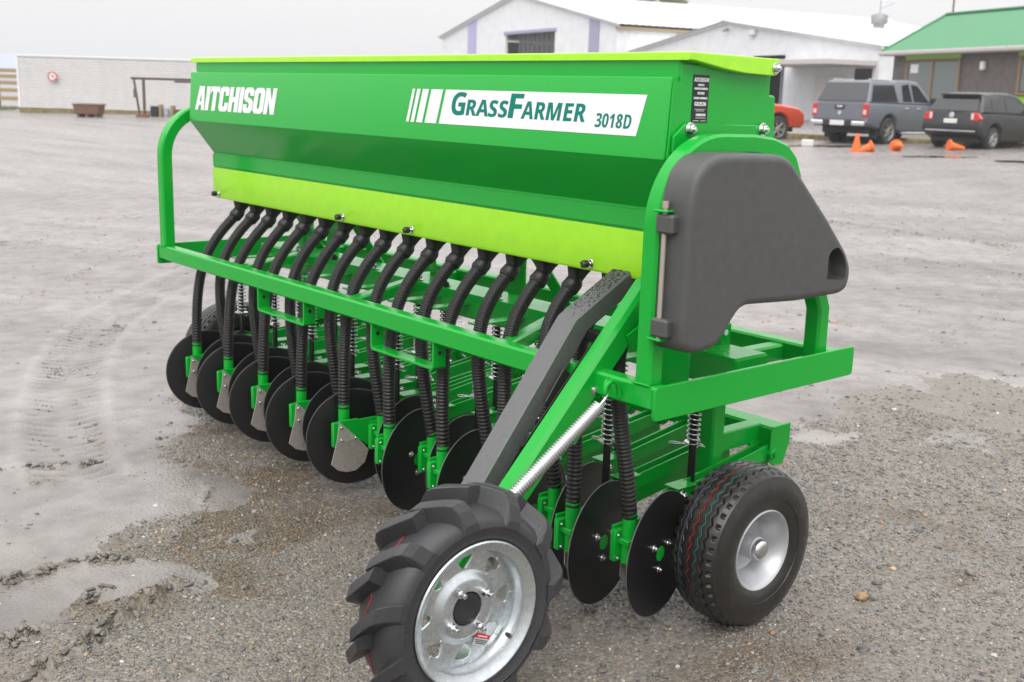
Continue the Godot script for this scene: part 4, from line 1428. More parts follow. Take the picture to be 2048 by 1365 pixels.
func build_hopper(D: Node3D) -> void:
	var H := group(D, "hopper")
	var prof := V2([-.150, 1.524, -.150, 1.483, -.1285, 1.481, -.1255, 1.4795, -.1240, 1.476, -.111, 1.282, -.216, 1.147, -.216, .978, -.232, .958, -.43, .958, -.446, .978, -.446, 1.147, -.545, 1.282, -.532, 1.444, -.506, 1.446, -.506, 1.524])
	part(H, "hopper_body", ex_side(prof, -1.349, 1.349, .003), M.green)
	# end sheets, a little proud of the body
	for s in [-1, 1]:
		var e := V2([-.152, 1.512, -.152, 1.470, -.128, 1.468, -.118, 1.284, -.221, 1.151, -.221, .975, -.44, .975, -.44, 1.151, -.540, 1.284, -.528, 1.440, -.503, 1.442, -.503, 1.512])
		part(H, "end_sheet", ex_side(e, s * 1.349, s * 1.355, .0015), M.green)
	# flange below the slope, shadow gap and lime cover strip
	part(H, "flange", MB.new().bx(-1.347, 1.347, 1.090, 1.140, -.215, -.2115, .001), M.green)
	var strip := ex_side(V2([-.2095, 1.084, -.2065, 1.084, -.2065, .962, -.212, .9535, -.240, .9535, -.240, .9565, -.2135, .9565, -.2095, .963]), -1.338, 1.338, .0008)
	part(H, "cover_strip", strip, M.lime)
	for x in [-1.287, -.282, .151, 1.013]:
		var k := group(H, "wing_knob", Transform3D(Basis(), Vector3(x, .974, -.206)))
		part(k, "washer", MB.new().cyl(Vector3.ZERO, Vector3(0, 0, .003), .014, 16, .001), M.zinc)
		part(k, "stem", MB.new().cyl(Vector3(0, 0, .003), Vector3(0, 0, .012), .005, 10), M.zinc)
		var g := MB.new()
		for a in 5:
			var an := TAU * a / 5.0 + .3
			g.cyl(Vector3(cos(an) * .005, sin(an) * .005, .010), Vector3(cos(an) * .0065, sin(an) * .0065, .030), .0055, 8, .0015)
		g.cyl(Vector3(0, 0, .010), Vector3(0, 0, .032), .009, 12, .003)
		part(k, "knob_grip", g, M.capblack)
	# lid
	var L := group(H, "hopper_lid")
	part(L, "lid_sheet", ex_side(V2([-.142, 1.5205, -.142, 1.537, -.145, 1.540, -.496, 1.5365, -.499, 1.533, -.499, 1.508, -.490, 1.4955, -.475, 1.4935, -.36, 1.4965, -.285, 1.5035, -.165, 1.5205]), -1.384, 1.384, .002), M.lime)
	for s in [-1, 1]:
		part(L, "hinge_bolt", MB.new().hexbolt(Vector3(s * 1.384, 1.513, -.483), Vector3(s, 0, 0), .0105), M.zinc)
	# mounting plates on the arches
	for s in [-1, 1]:
		var mp := group(H, "mounting_plate")
		part(mp, "plate", ex_side(V2([-.128, 1.30, -.128, 1.338, -.168, 1.370, -.490, 1.366, -.512, 1.345, -.512, 1.30]), s * 1.356, s * 1.364, .0015), M.green)
		for z in [-.186, -.473]:
			part(mp, "bolt", MB.new().hexbolt(Vector3(s * 1.364, 1.3555, z), Vector3(s, 0, 0), .0125), M.zinc)
	# decals
	var zf := -.1165
	var tilt := atan2(.013, .197)
	var face := func(x: float, y: float) -> Transform3D:
		var z: float = lerpf(-.111, -.124, (y - 1.282) / .197) + .0012
		return Transform3D(Basis(Vector3(1, 0, 0), -tilt), Vector3(x, y, z))
	part(H, "maker_lettering", maker_letters(-1.294, 1.327, .1035, .097, .24), M.white)
	var y0 := 1.334
	var y1 := 1.436
	var par := func(xa: float, xb: float) -> MB:
		var sh := .026
		var b := MB.new()
		var t: Transform3D = face.call(0.0, 0.0)
		var f := func(x: float, y: float) -> Vector3:
			return Vector3(x, y, lerpf(-.111, -.124, (y - 1.282) / .197) + .0009)
		var p := [f.call(xa, y0), f.call(xb, y0), f.call(xb + sh, y1), f.call(xa + sh, y1)]
		b.quad(p[0], p[1], p[2], p[3])
		return b
	for r in [[.247, .261], [.272, .290], [.302, .334], [.347, .407]]:
		part(H, "decal_stripe", par.call(r[0], r[1]), M.white)
	part(H, "decal_panel", par.call(.421, 1.250), M.white)
	var tx := .482
	var tw := [["G", .066, .068], ["RASS", .187, .048], ["F", .056, .068], ["ARMER", .258, .048]]
	for e in tw:
		text(H, "model_lettering", e[0], e[2], e[1], face.call(tx + e[1] / 2, 1.362 + e[2] / 2), M.teal, .16, true, .25)
		tx += e[1] + (.0 if e[0] == "F" else .008)
	text(H, "model_lettering", "3018D", .036, .128, face.call(1.166, 1.369), M.teal, .12, true, 0.0)
	# serial sticker on the end sheet
	var S := group(H, "serial_sticker", Transform3D(Basis(Vector3.UP, PI / 2), Vector3(1.3558, 1.430, -.226)))
	part(S, "backing", MB.new().bx(-.030, .030, -.058, .058, 0, .0006, 0), M.stickerblack)
	var lines := [["AITCHISON", .046, .0100, .054], ["MODEL:", .0335, .0052, .024], ["GRASSFARMER", .0245, .0052, .050], ["3018D", .0135, .0062, .026], ["SERIAL NUMBER", .0015, .0052, .051], ["GD2536", -.0125, .0100, .043], ["FARMGEAR", -.0390, .0062, .036]]
	for e in lines:
		text(S, "sticker_lettering", e[0], e[2], e[3], Transform3D(Basis(), Vector3(.004 if e[0] == "FARMGEAR" else 0.0, e[1], .0012)), M.white, .1 if e[0] == "AITCHISON" else 0.0)
	# lines of print too small to read
	for e in [[-.0255, .0016, .040, 0.0], [-.0293, .0016, .030, 0.0], [-.0465, .0018, .038, .004], [-.0535, .0018, .022, -.013], [-.0535, .0018, .020, .014]]:
		part(S, "fine_print", MB.new().bx(e[3] - e[2] / 2, e[3] + e[2] / 2, e[0] - e[1] / 2, e[0] + e[1] / 2, .0008, .0012, 0), M.gutterprint)

func maker_letters(x0: float, y0: float, w: float, h: float, shear: float) -> MB:
	var A := [[0, 0, .13, 1, .31, 1, .31, .70, .25, .36, .31, .36, .31, .21, .23, .21, .21, 0], [.62, 0, .41, 0, .39, .21, .31, .21, .31, .36, .37, .36, .31, .70, .31, 1, .49, 1]]
	var I := [[0, 0, .25, 0, .25, 1, 0, 1]]
	var T := [[0, 1, .6, 1, .6, .68, .51, .80, .425, .80, .425, 0, .175, 0, .175, .80, .09, .80, 0, .68]]
	var C := [[.6, .64, .6, .90, .50, 1, .12, 1, 0, .90, 0, .12, .12, 0, .50, 0, .6, .10, .6, .36, .37, .36, .37, .20, .245, .20, .245, .80, .37, .80, .37, .64]]
	var Hh := [[0, 0, .24, 0, .24, .40, .37, .40, .37, 0, .61, 0, .61, 1, .37, 1, .37, .60, .24, .60, .24, 1, 0, 1]]
	var S := [[.58, .68, .58, .90, .46, 1, .12, 1, 0, .88, 0, .58, .12, .46, .34, .40, .34, .20, .23, .20, .23, .34, 0, .34, 0, .10, .12, 0, .46, 0, .58, .12, .58, .44, .46, .56, .24, .62, .24, .80, .35, .80, .35, .68]]
	var O := [[.31, 0, .31, .20, .245, .20, .245, .80, .31, .80, .31, 1, .12, 1, 0, .88, 0, .12, .12, 0], [.31, 0, .50, 0, .62, .12, .62, .88, .50, 1, .31, 1, .31, .80, .375, .80, .375, .20, .31, .20]]
	var N := [[0, 0, .22, 0, .22, .52, .40, 0, .62, 0, .62, 1, .40, 1, .40, .52, .22, 1, 0, 1]]
	var b := MB.new()
	var cx := 0.0
	for e in [[A, .62], [I, .25], [T, .60], [C, .60], [Hh, .61], [I, .25], [S, .58], [O, .62], [N, .62]]:
		for pl in e[0]:
			var p := V2(pl)
			var ti := Geometry2D.triangulate_polygon(p)
			for k in range(0, ti.size(), 3):
				var q := []
				for m in 3:
					var c: Vector2 = p[ti[k + m]]
					var y := y0 + c.y * h
					q.append(Vector3(x0 + (cx + c.x) * w * 1.30 + c.y * h * shear, y, lerpf(-.111, -.124, (y - 1.282) / .197) + .001))
				b.trin(q[0], q[1], q[2], Vector3(0, .06, 1).normalized(), Vector3(0, .06, 1).normalized(), Vector3(0, .06, 1).normalized())
		cx += e[1] + .035
	return b

func rect_path(b: MB, path: Array, w: float, h: float, x: float) -> MB:
	# square tube swept along a path of (z, y) in the plane at x (centre line)
	var m := path.size()
	var loops := []
	for i in m:
		var p: Vector2 = path[i]
		var t: Vector2 = (path[mini(i + 1, m - 1)] - path[maxi(i - 1, 0)]).normalized()
		var nn := Vector2(t.y, -t.x)
		var lp := []
		var c := .007
		for e in [[-w / 2, -h / 2 + c], [-w / 2, h / 2 - c], [-w / 2 + c, h / 2], [w / 2 - c, h / 2], [w / 2, h / 2 - c], [w / 2, -h / 2 + c], [w / 2 - c, -h / 2], [-w / 2 + c, -h / 2]]:
			var q: Vector2 = p + nn * e[1]
			lp.append(Vector3(x + e[0], q.y, q.x))
		loops.append(lp)
	for j in 8:
		var k := (j + 1) % 8
		for i in m - 1:
			var a: Vector3 = loops[i][j]
			var bb: Vector3 = loops[i][k]
			var c2: Vector3 = loops[i + 1][k]
			var d: Vector3 = loops[i + 1][j]
			var cen := Vector3(x, (path[i].y + path[i + 1].y) / 2, (path[i].x + path[i + 1].x) / 2)
			# smooth along the path
			var fn := func(ii: int) -> Vector3:
				var u: Vector3 = loops[ii][k] - loops[ii][j]
				var t3: Vector3 = loops[mini(ii + 1, m - 1)][j] - loops[maxi(ii - 1, 0)][j]
				var r := u.cross(t3).normalized()
				var mid: Vector3 = (loops[ii][j] + loops[ii][k]) / 2 - Vector3(x, path[ii].y, path[ii].x)
				return r if r.dot(mid) > 0 else -r
			var n0: Vector3 = fn.call(i)
			var n1: Vector3 = fn.call(i + 1)
			b.trin(a, bb, c2, n0, n0, n1)
			b.trin(a, c2, d, n0, n1, n1)
	for i in [0, m - 1]:
		for j in range(1, 7):
			b.tri_out(loops[i][0], loops[i][j], loops[i][j + 1], Vector3(x, path[1 if i == 0 else m - 2].y, path[1 if i == 0 else m - 2].x))
	return b

func build_frame(D: Node3D) -> void:
	var F := group(D, "main_frame")
	part(F, "rear_rail", MB.new().bx(-1.4605, 1.4605, .684, .7455, -.0495, -.0005, .006), M.green2)
	part(F, "fore_rail", MB.new().bx(-1.4605, 1.4605, .674, .734, -.825, -.770, .006), M.green2)
	for s in [-1, 1]:
		part(F, "end_plate", ex_side(rounded(V2([.004, .661, .004, .748, -.835, .748, -.835, .664]), .012, 3), s * 1.4605, s * 1.4715, .002), M.green2)
	part(F, "tool_beam", MB.new().bx(-1.36, 1.36, .650, .738, -.585, -.436, .007), M.green2)
	# diagonal braces between rail and tool beam
	for x in [-.80, .015, .83]:
		part(F, "brace", MB.new().beam(Vector3(x + .02, .715, -.03), Vector3(x - .22, .715, -.45), .045, .045, Vector3.UP, .006), M.green2)
	for x in [-1.2, -.35, .45, 1.25]:
		part(F, "brace", MB.new().beam(Vector3(x, .70, -.56), Vector3(x, .70, -.79), .05, .05, Vector3.UP, .006), M.green2)
	# hopper stands
	for x in [-1.0, .245, 1.15]:
		part(F, "hopper_stand", MB.new().bx(x - .045, x + .045, .73, .97, -.605, -.595, .002), M.green2)
	for e in [[-1.08, -1.19], [-.25, -.12], [.52, .42], [-.62, -.72], [1.02, 1.1]]:
		part(F, "stand_brace", MB.new().beam(Vector3(e[0], .72, -.60), Vector3(e[1], .97, -.47), .05, .008, Vector3(0, 0, 1), .001), M.green2)
	# arches at both ends
	var path := []
	for i in 4:
		path.append(Vector2(-.0255, .747 + .127 * i))
	var r := .195
	for i in range(1, 13):
		var a := PI / 2 * i / 12.0
		path.append(Vector2(-.0255 - r * (1 - cos(a)), 1.128 + r * sin(a)))
	for q in [[-.34, 1.322], [-.42, 1.314], [-.475, 1.299], [-.507, 1.272], [-.528, 1.235], [-.541, 1.18], [-.56, 1.10], [-.597, 1.02], [-.64, .955], [-.69, .912], [-.713, .865], [-.715, .735]]:
		path.append(Vector2(q[0], q[1]))
	for s in [-1, 1]:
		part(F, "arch", rect_path(MB.new(), path, .052, .050, s * 1.4185), M.green2)
		# weld beads at the arch foot
		var w := MB.new()
		for i in 22:
			var t := i / 22.0
			w.lathe(Vector3(s * 1.4185 - .028 + .056 * t, .746, .0005), Vector3.UP, [Vector2(.0, -.003), Vector2(.0035, 0), Vector2(.002, .003), Vector2(0, .0035)], 6)
		part(F, "weld_bead", w, M.green2)
	# sheet beside the near arch
	part(F, "side_sheet", MB.new().bx(1.215, 1.395, .68, .875, -.206, -.20, .001), M.green2)
	# tow beam in front and arm pivots
	part(F, "draft_beam", MB.new().bx(-1.25, 1.25, .376, .457, -.858, -.778, .007), M.green2)
	part(F, "beam_end_plate", ex_side(V2([-.768, .44, -.768, .352, -.79, .335, -.838, .335, -.864, .40, -.864, .462, -.775, .462]), 1.2505, 1.258, .002), M.green2)
	part(F, "beam_end_plate", ex_side(V2([-.768, .44, -.768, .352, -.79, .335, -.838, .335, -.864, .40, -.864, .462, -.775, .462]), -1.258, -1.2505, .002), M.green2)
	part(F, "beam_lug", ex_side(rounded(V2([-.735, .41, -.735, .345, -.79, .345, -.79, .41]), .02, 3), 1.20, 1.208, .001), M.green2)
	for s in [-1, 1]:
		var lg := part(F, "wheel_leg", MB.new().bx(s * 1.155, s * 1.213, .20, .80, -.60, -.545, .006), M.green2)
		part(lg, "pin_hole", MB.new().cyl(Vector3(s * 1.2125, .772, -.572), Vector3(s * 1.2145, .772, -.572), .009, 14), M.white)
		part(F, "leg_tie", MB.new().beam(Vector3(s * 1.18, .43, -.60), Vector3(s * 1.18, .43, -.79), .05, .06, Vector3.UP, .004), M.green2)
	for x in [-1.33, 1.33]:
		part(F, "adjuster_bolt", MB.new().hexbolt(Vector3(x - .1, .80, -.47), Vector3(0, 0, 1), .012), M.zinc)
	# bracket handles under the rail
	for x in [-.392, .385]:
		var hd := group(F, "lamp_bracket", Transform3D(Basis(), Vector3(x, 0, 0)))
		var p := V2([-.174, .690, -.174, .607, -.166, .599, .166, .599, .174, .607, .174, .690, .166, .690, .166, .611, .162, .607, -.162, .607, -.166, .611, -.166, .690])
		part(hd, "bracket_strap", MB.new().extrude(p, Vector3(0, 0, 0), Vector3(1, 0, 0), Vector3(0, 1, 0), -.052, -.004, .0012), M.green2)
		for s in [-1, 1]:
			part(hd, "bracket_hole", MB.new().cyl(Vector3(s * .174 - .009 * s, .652, -.028), Vector3(s * .1755 - .0105 * s * 0, .652, -.028), .0065, 12), M.blacksteel)
	# end cover with hinge
	build_end_cover(F)

func build_end_cover(F: Node3D) -> void:
	var C := group(F, "end_cover")
	var o := V2([-.105, 1.307, -.055, 1.292, -.022, 1.258, -.008, 1.205, -.006, 1.14, -.006, .90, -.010, .862, -.026, .842, -.055, .836, -.118, .838, -.150, .855, -.180, .893, -.215, .928, -.245, .936, -.452, .926, -.640, .928, -.668, .938, -.680, .97, -.678, 1.0, -.655, 1.04, -.552, 1.138, -.410, 1.260, -.378, 1.288, -.335, 1.302, -.22, 1.307])
	var ro := rounded(o, .02, 3)
	var b := MB.new()
	# shell with a generous rounded rim: stacked insets
	var m := ro.size()
	var en := []
	var ar := 0.0
	for i in m:
		ar += ro[i].cross(ro[(i + 1) % m])
	if ar < 0:
		ro.reverse()
	for i in m:
		var e := (ro[(i + 1) % m] - ro[i]).normalized()
		en.append(Vector2(e.y, -e.x))
	var rings := []
	var R := .019
	for k in 7:
		var a := PI / 2 * k / 6.0
		var ins := R * (1 - cos(a))
		var x := 1.538 - R + R * sin(a)
		if k == 0:
			rings.append([0.0, 1.449])
		rings.append([ins, x])
	var loops := []
	for rg in rings:
		var lp := []
		for i in m:
			var mt: Vector2 = en[(i + m - 1) % m] + en[i]
			var q: Vector2 = ro[i] - mt * (2.0 / maxf(mt.length_squared(), 1.4)) * rg[0]
			lp.append(Vector3(rg[1], q.y, q.x))
		loops.append(lp)
	var pts := PackedVector3Array()
	for lp in loops:
		for q in lp:
			pts.append(q)
	b.grid(pts, loops.size(), m, true, -1.0)
	# outer face with a recessed handle pocket: cut by splitting the face polygon
	var face := PackedVector2Array()
	for q in loops[loops.size() - 1]:
		face.append(Vector2(q.z, q.y))
	var pocket := rounded(V2([-.566, .972, -.650, .966, -.650, 1.005, -.632, 1.040, -.606, 1.058, -.578, 1.052, -.566, 1.035]), .008, 3)
	var xo := 1.538
	# the face in two halves, each with its half of the pocket cut out
	for half in [V2([-2.0, 0.0, -.608, 0.0, -.608, 3.0, -2.0, 3.0]), V2([-.608, 0.0, 2.0, 0.0, 2.0, 3.0, -.608, 3.0])]:
		for piece in Geometry2D.intersect_polygons(face, half):
			for rest in Geometry2D.clip_polygons(piece, pocket):
				var ti := Geometry2D.triangulate_polygon(rest)
				for k in range(0, ti.size(), 3):
					var q := []
					for e in 3:
						var p2: Vector2 = rest[ti[k + e]]
						q.append(Vector3(xo, p2.y, p2.x))
					b.trin(q[0], q[1], q[2], Vector3.RIGHT, Vector3.RIGHT, Vector3.RIGHT)
	part(C, "cover_shell", b, M.plastic)
	var pk := MB.new()
	var pm := pocket.size()
	var pc := Vector2(-.608, 1.005)
	var pp := PackedVector3Array()
	for st in [[0.0, 1.538, 1.0], [.002, 1.533, 1.0], [0.006, 1.500, .96], [.01, 1.492, .9]]:
		for i in pm:
			var q: Vector2 = pc + (pocket[i] - pc) * st[2]
			pp.append(Vector3(st[1], q.y, q.x))
	pk.grid(pp, 4, pm, true, 1.0)
	var fl := PackedVector2Array()
	for i in pm:
		fl.append(pc + (pocket[i] - pc) * .9)
	var t2 := Geometry2D.triangulate_polygon(fl)
	for k in range(0, t2.size(), 3):
		pk.trin(Vector3(1.492, fl[t2[k]].y, fl[t2[k]].x), Vector3(1.492, fl[t2[k + 1]].y, fl[t2[k + 1]].x), Vector3(1.492, fl[t2[k + 2]].y, fl[t2[k + 2]].x), Vector3.RIGHT, Vector3.RIGHT, Vector3.RIGHT)
	var hp := part(C, "handle_pocket", pk, M.plastic)
	part(hp, "latch_pin", MB.new().tube(PackedVector3Array([Vector3(1.5, 1.034, -.577), Vector3(1.508, 1.028, -.578), Vector3(1.51, 1.01, -.577), Vector3(1.51, .985, -.577)]), .0028, 8).lathe(Vector3(1.513, 1.008, -.577), Vector3.RIGHT, [Vector2(0.006, -.003), Vector2(.007, 0), Vector2(.005, .003), Vector2(0, .004)], 12), M.zinc)
	# hinge blocks, rod and lugs
	for y in [1.143, .897]:
		part(C, "hinge_block", MB.new().bx(1.449, 1.502, y - .023, y + .023, -.03, .016, .006), M.plastic)
	part(C, "hinge_rod", MB.new().cyl(Vector3(1.470, .862, .0165 - .012), Vector3(1.470, 1.185, .0165 - .012), .0062, 12, .001).cyl(Vector3(1.470, 1.180, .0045), Vector3(1.470, 1.196, .0045), .0088, 6), M.rod)
	for y in [1.173, .868]:
		part(C, "hinge_lug", MB.new().bx(1.443, 1.486, y - .003, y + .003, -.02, .018, .002), M.green2)

func build_openers(D: Node3D) -> void:
	var disc_b := MB.new().lathe(Vector3.ZERO, Vector3.RIGHT, [Vector2(0, -.002), Vector2(.168, -.002), Vector2(.178, .0005), Vector2(.178, .001), Vector2(.176, .002), Vector2(0, .002)], 72, .95)
	var disc_mesh := disc_b.mesh()
	var ring := MB.new().lathe(Vector3.ZERO, Vector3.RIGHT, [Vector2(.1768, .0023), Vector2(.1785, .0016), Vector2(.1785, -.0004), Vector2(.1765, -.0008)], 72).mesh()
	var bolt := MB.new().hexbolt(Vector3.ZERO, Vector3.RIGHT, .0075).mesh()
	var small := MB.new().hexbolt(Vector3.ZERO, Vector3.RIGHT, .0052, false).mesh()
	var protos := {}
	for sg in [1, -1]:
		for rank in 2:
			var zb: float = [-.076, -.147][rank]
			var O := Node3D.new()
			O.name = "disc_opener"
			var th: float = .22 * sg
			var db := Basis(Vector3.UP, th)
			if sg < 0:
				db = db * Basis(Vector3.UP, PI)
			var dt := Transform3D(db, Vector3(.022 * sg, .200, -.098 if sg > 0 else -.058))
			var bz: float = -.026 if sg > 0 else 0.0
			var dn := same(O, "disc_blade", disc_mesh, M.disc, dt)
			same(dn, "disc_edge", ring, M.discedge)
			part(dn, "hub_spot", MB.new().cyl(Vector3(.002, 0, 0), Vector3(.0035, 0, 0), .0215, 24, .0008), M.green2)
			for a in 3:
				var an := TAU * a / 3.0 + .95
				same(dn, "disc_bolt", bolt, M.bolt, Transform3D(Basis(), Vector3(.002, cos(an) * .045, sin(an) * .045)))
			part(dn, "hub_boss", MB.new().lathe(Vector3.ZERO, Vector3.LEFT, [Vector2(.05, .002), Vector2(.05, .008), Vector2(.034, .010), Vector2(.034, .052), Vector2(.030, .058), Vector2(.020, .058), Vector2(.018, .050), Vector2(0, .050)], 24), M.green2)
			part(dn, "axle_nut", MB.new().hexbolt(Vector3(-.05, 0, 0), Vector3.LEFT, .012, false), M.blacksteel)
			var xi: float = -.046 * sg
			var ap := V2([.050 + bz, .290, .050 + bz, .212, -.045, .205, -.10, .165, -.16, .165, -.22, .22, -.33, .285, -.33, .345, -.22, .325, -.12, .285, -.03, .285, -.03, .290])
			part(O, "arm_plate", ex_side(ap, xi - .004, xi + .004, .001), M.green2)
			part(O, "pivot_hub", MB.new().lathe(Vector3(xi, .236, -.112), Vector3(-sg, 0, 0), [Vector2(.036, -.004), Vector2(.036, .034), Vector2(.032, .038), Vector2(.022, .038), Vector2(.020, .030), Vector2(.012, .030), Vector2(.010, .042), Vector2(0, .042)], 28), M.green2)
			part(O, "seed_tube", MB.new().cyl(Vector3(-.006 * sg, .19, 0), Vector3(-.006 * sg, .338, 0), .0205, 18, .001).bx(-.03, .018, .245, .262, -.03, .026, .002), M.green2)
			var bb := part(O, "boot_block", ex_side(rounded(V2([.062 + bz, .193, .062 + bz, .282, .022 + bz, .282, .022 + bz, .193]), .005, 2), xi + .006 * sg, xi + .024 * sg, .001), M.green2)
			for y in [.204, .270]:
				for z in [.031 + bz, .053 + bz]:
					same(bb, "boot_bolt", small, M.bolt, Transform3D(Basis(Vector3.UP, 0.0 if sg > 0 else PI), Vector3(xi + .024 * sg, y, z)))
			# stainless scraper on the inner side
			var sc := MB.new()
			var kz: float = .62 if sg > 0 else 1.0
			var oz: float = -.030 if sg > 0 else 0.0
			var xs: float = xi - .0055 * sg
			ex_side(V2([.046 * kz + bz + oz, .289, -.034 + bz + oz, .213, .058 * kz + bz + oz, .213]), xs - .0012, xs + .0012, .0004, sc)
			var lo := [Vector2(.058, .213), Vector2(-.034, .213), Vector2(-.078, .165), Vector2(-.066, .118), Vector2(-.03, .094), Vector2(.01, .094), Vector2(.045, .107), Vector2(.074, .134)]
			var q := []
			for e in lo:
				q.append(Vector3(xs + sg * .012 * smoothstep(.213, .10, e.y), e.y, e.x * kz + bz + oz))
			for i in range(1, q.size() - 1):
				var nn: Vector3 = (q[i] - q[0]).cross(q[i + 1] - q[0]).normalized()
				if nn.x * sg > 0:
					nn = -nn
				var off := nn * -.0025
				sc.trin(q[0], q[i], q[i + 1], nn, nn, nn)
				sc.trin(q[0] + off, q[i] + off, q[i + 1] + off, -nn, -nn, -nn)
			for i in q.size():
				var j: int = (i + 1) % q.size()
				var off := Vector3(.0025 * sg, 0, 0)
				sc.quad(q[i], q[j], q[j] + off, q[i] + off)
			var scp := part(O, "scraper", sc, M.stainless)
			for e in [Vector2(.040, .268), Vector2(.040, .222), Vector2(-.018, .222)]:
				same(scp, "scraper_bolt", small, M.bolt, Transform3D(Basis(Vector3.UP, PI if sg > 0 else 0.0), Vector3(xs - .0012 * sg, e.y, e.x * kz + bz + oz)))
			# trailing arm bars to the draft beam pivots
			var zp: float = -.80 - zb
			for e in [[-.030, .315, .385], [-.064, .315, .385], [-.047, .262, .335]]:
				part(O, "arm_bar", MB.new().beam(Vector3(e[0] * sg, e[1], -.20), Vector3(e[0] * sg, e[2], zp), .006, .046, Vector3.UP, .001), M.green2)
			part(O, "pivot_bush", MB.new().cyl(Vector3(-.085 * sg, .375, zp + .02), Vector3(-.01 * sg, .375, zp + .02), .017, 14, .002).cyl(Vector3(-.095 * sg, .375, zp + .02), Vector3(.0 * sg, .375, zp + .02), .008, 10), M.green2)
			part(O, "pivot_bolt", MB.new().hexbolt(Vector3(-.095 if sg > 0 else .095, .375, zp + .02), Vector3.LEFT if sg > 0 else Vector3.RIGHT, .011), M.zinc)
			part(O, "arm_tab", MB.new().bx(-.075 * sg, -.02 * sg, .345, .350, -.29, -.21, .001), M.green2)
			part(O, "arm_bolt", MB.new().hexbolt(Vector3(-.066 * sg if sg > 0 else .068, .325, -.235), Vector3.RIGHT if sg < 0 else Vector3.LEFT, .011), M.zinc)
			part(O, "arm_bolt", MB.new().hexbolt(Vector3(-.026 * sg, .325, -.235), Vector3.RIGHT, .011), M.zinc)
			protos["%d_%d" % [sg, rank]] = O
	var coil := spring_mesh(.238, .0185, .0027, 16.0)
	var washer := MB.new().lathe(Vector3.ZERO, Vector3.UP, [Vector2(.009, 0), Vector2(.026, 0), Vector2(.026, .003), Vector2(.009, .003)], 18).mesh()
	var clip_path := PackedVector3Array()
	for i in 25:
		var t := i / 24.0
		var a := TAU * t
		clip_path.append(Vector3(-.048 + cos(a) * .021, sin(a * 2.0) * .001, sin(a) * .0085))
	var clip := MB.new().tube(clip_path, .0021, 6).tube(PackedVector3Array([Vector3(-.03, 0, .006), Vector3(.0, 0, .004), Vector3(.035, -.006, .002)]), .0021, 6).tube(PackedVector3Array([Vector3(-.03, 0, -.006), Vector3(.0, .001, -.012), Vector3(.03, -.004, -.010)]), .0021, 6).mesh()
	var first := {}
	for i in 18:
		var sg := 1 if i >= 9 else -1
		var rank := i % 2
		var zb: float = [-.076, -.147][rank]
		var key := "%d_%d" % [sg, rank]
		var o: Node3D = protos[key] if not first.has(key) else protos[key].duplicate()
		first[key] = true
		o.name = "disc_opener"
		var x := (i - 8.5) * .15
		o.position = Vector3(x, 0, zb)
		D.add_child(o, true)
		# spring rod
		var zs: float = [-.262, -.462][rank]
		var S := group(D, "spring_rod", Transform3D(Basis(), Vector3(x - .066 * sg, 0, zs)))
		part(S, "rod_bar", MB.new().bx(-.011, .011, .285, .715 if rank == 0 else .755, -.005, .005, .001), M.blacksteel)
		same(S, "coil_spring", coil, M.zinc, Transform3D(Basis(Vector3.UP, i * 1.3), Vector3(0, .462, 0)))
		same(S, "spring_washer", washer, M.zinc, Transform3D(Basis(), Vector3(0, .458, 0)))
		same(S, "retaining_clip", clip, M.zinc, Transform3D(Basis(Vector3.UP, .25 + sin(i * 2.7) * .5), Vector3(0, .454, 0)))
		var ty: float = .706 if rank == 0 else .740
		part(S, "top_nut", MB.new().hexbolt(Vector3(0, ty, 0), Vector3.UP, .012), M.zinc if i % 3 else M.blacksteel)
		if rank == 0:
			part(S, "rod_bracket", MB.new().bx(-.024, .024, .6985, .7045, -.18, .030, .001), M.green2)

func build_hoses(D: Node3D) -> void:
	for i in 18:
		var rank := i % 2
		var zb: float = [-.076, -.147][rank]
		var xo := (i - 8.5) * .1396
		var xd := (i - 8.5) * .15
		var sg := 1 if i >= 9 else -1
		xd -= .006 * sg
		var wob := sin(i * 12.9898) * .012
		var p0 := Vector3(xo, .897, -.243)
		var dir := Vector3(wob * .6, -.64, .74).normalized()
		var p3 := Vector3(xd, .318, zb)
		var p1 := p0 + dir * .215
		var p2 := p3 + Vector3(wob * 1.6, .34, -.002 if rank == 0 else .062)
		var path := PackedVector3Array()
		var rad := PackedFloat32Array()
		var L := 0.0
		var prev := p0
		for k in 41:
			var q := bez(p0, p1, p2, p3, k / 40.0)
			L += (q - prev).length()
			prev = q
		var ribs := int(L / .0086)
		var n := ribs * 4
		for k in n + 1:
			path.append(bez(p0, p1, p2, p3, float(k) / n))
			rad.append([.0186, .0212, .0218, .0205][k % 4])
		var hose := part(D, "seed_hose", MB.new().tube(path, rad, 14, true), M.hose)
		# cuff and outlet funnel
		var cd := dir
		part(hose, "hose_cuff", MB.new().lathe(p0 - cd * .022, cd, [Vector2(.0, 0), Vector2(.019, .0), Vector2(.0255, .010), Vector2(.027, .022), Vector2(.0262, .030), Vector2(.0275, .031), Vector2(.0275, .041), Vector2(.0255, .043), Vector2(.0225, .049), Vector2(0.02, .049)], 20), M.hose)
		var pts := PackedVector3Array()
		for rg in [[.963, .060, .024, -.283], [.950, .052, .0235, -.278], [.925, .030, .0215, -.262], [.908, .0215, .020, -.252], [.888, .019, .019, -.246]]:
			for j in 20:
				var a := TAU * j / 20.0
				var e := 0.75
				var cx := signf(cos(a)) * pow(absf(cos(a)), e)
				var sx := signf(sin(a)) * pow(absf(sin(a)), e)
				pts.append(Vector3(xo + cx * rg[2], rg[0], rg[3] + sx * rg[1]))
		part(hose, "outlet_funnel", MB.new().grid(pts, 5, 20, true, 1.0), M.hose)

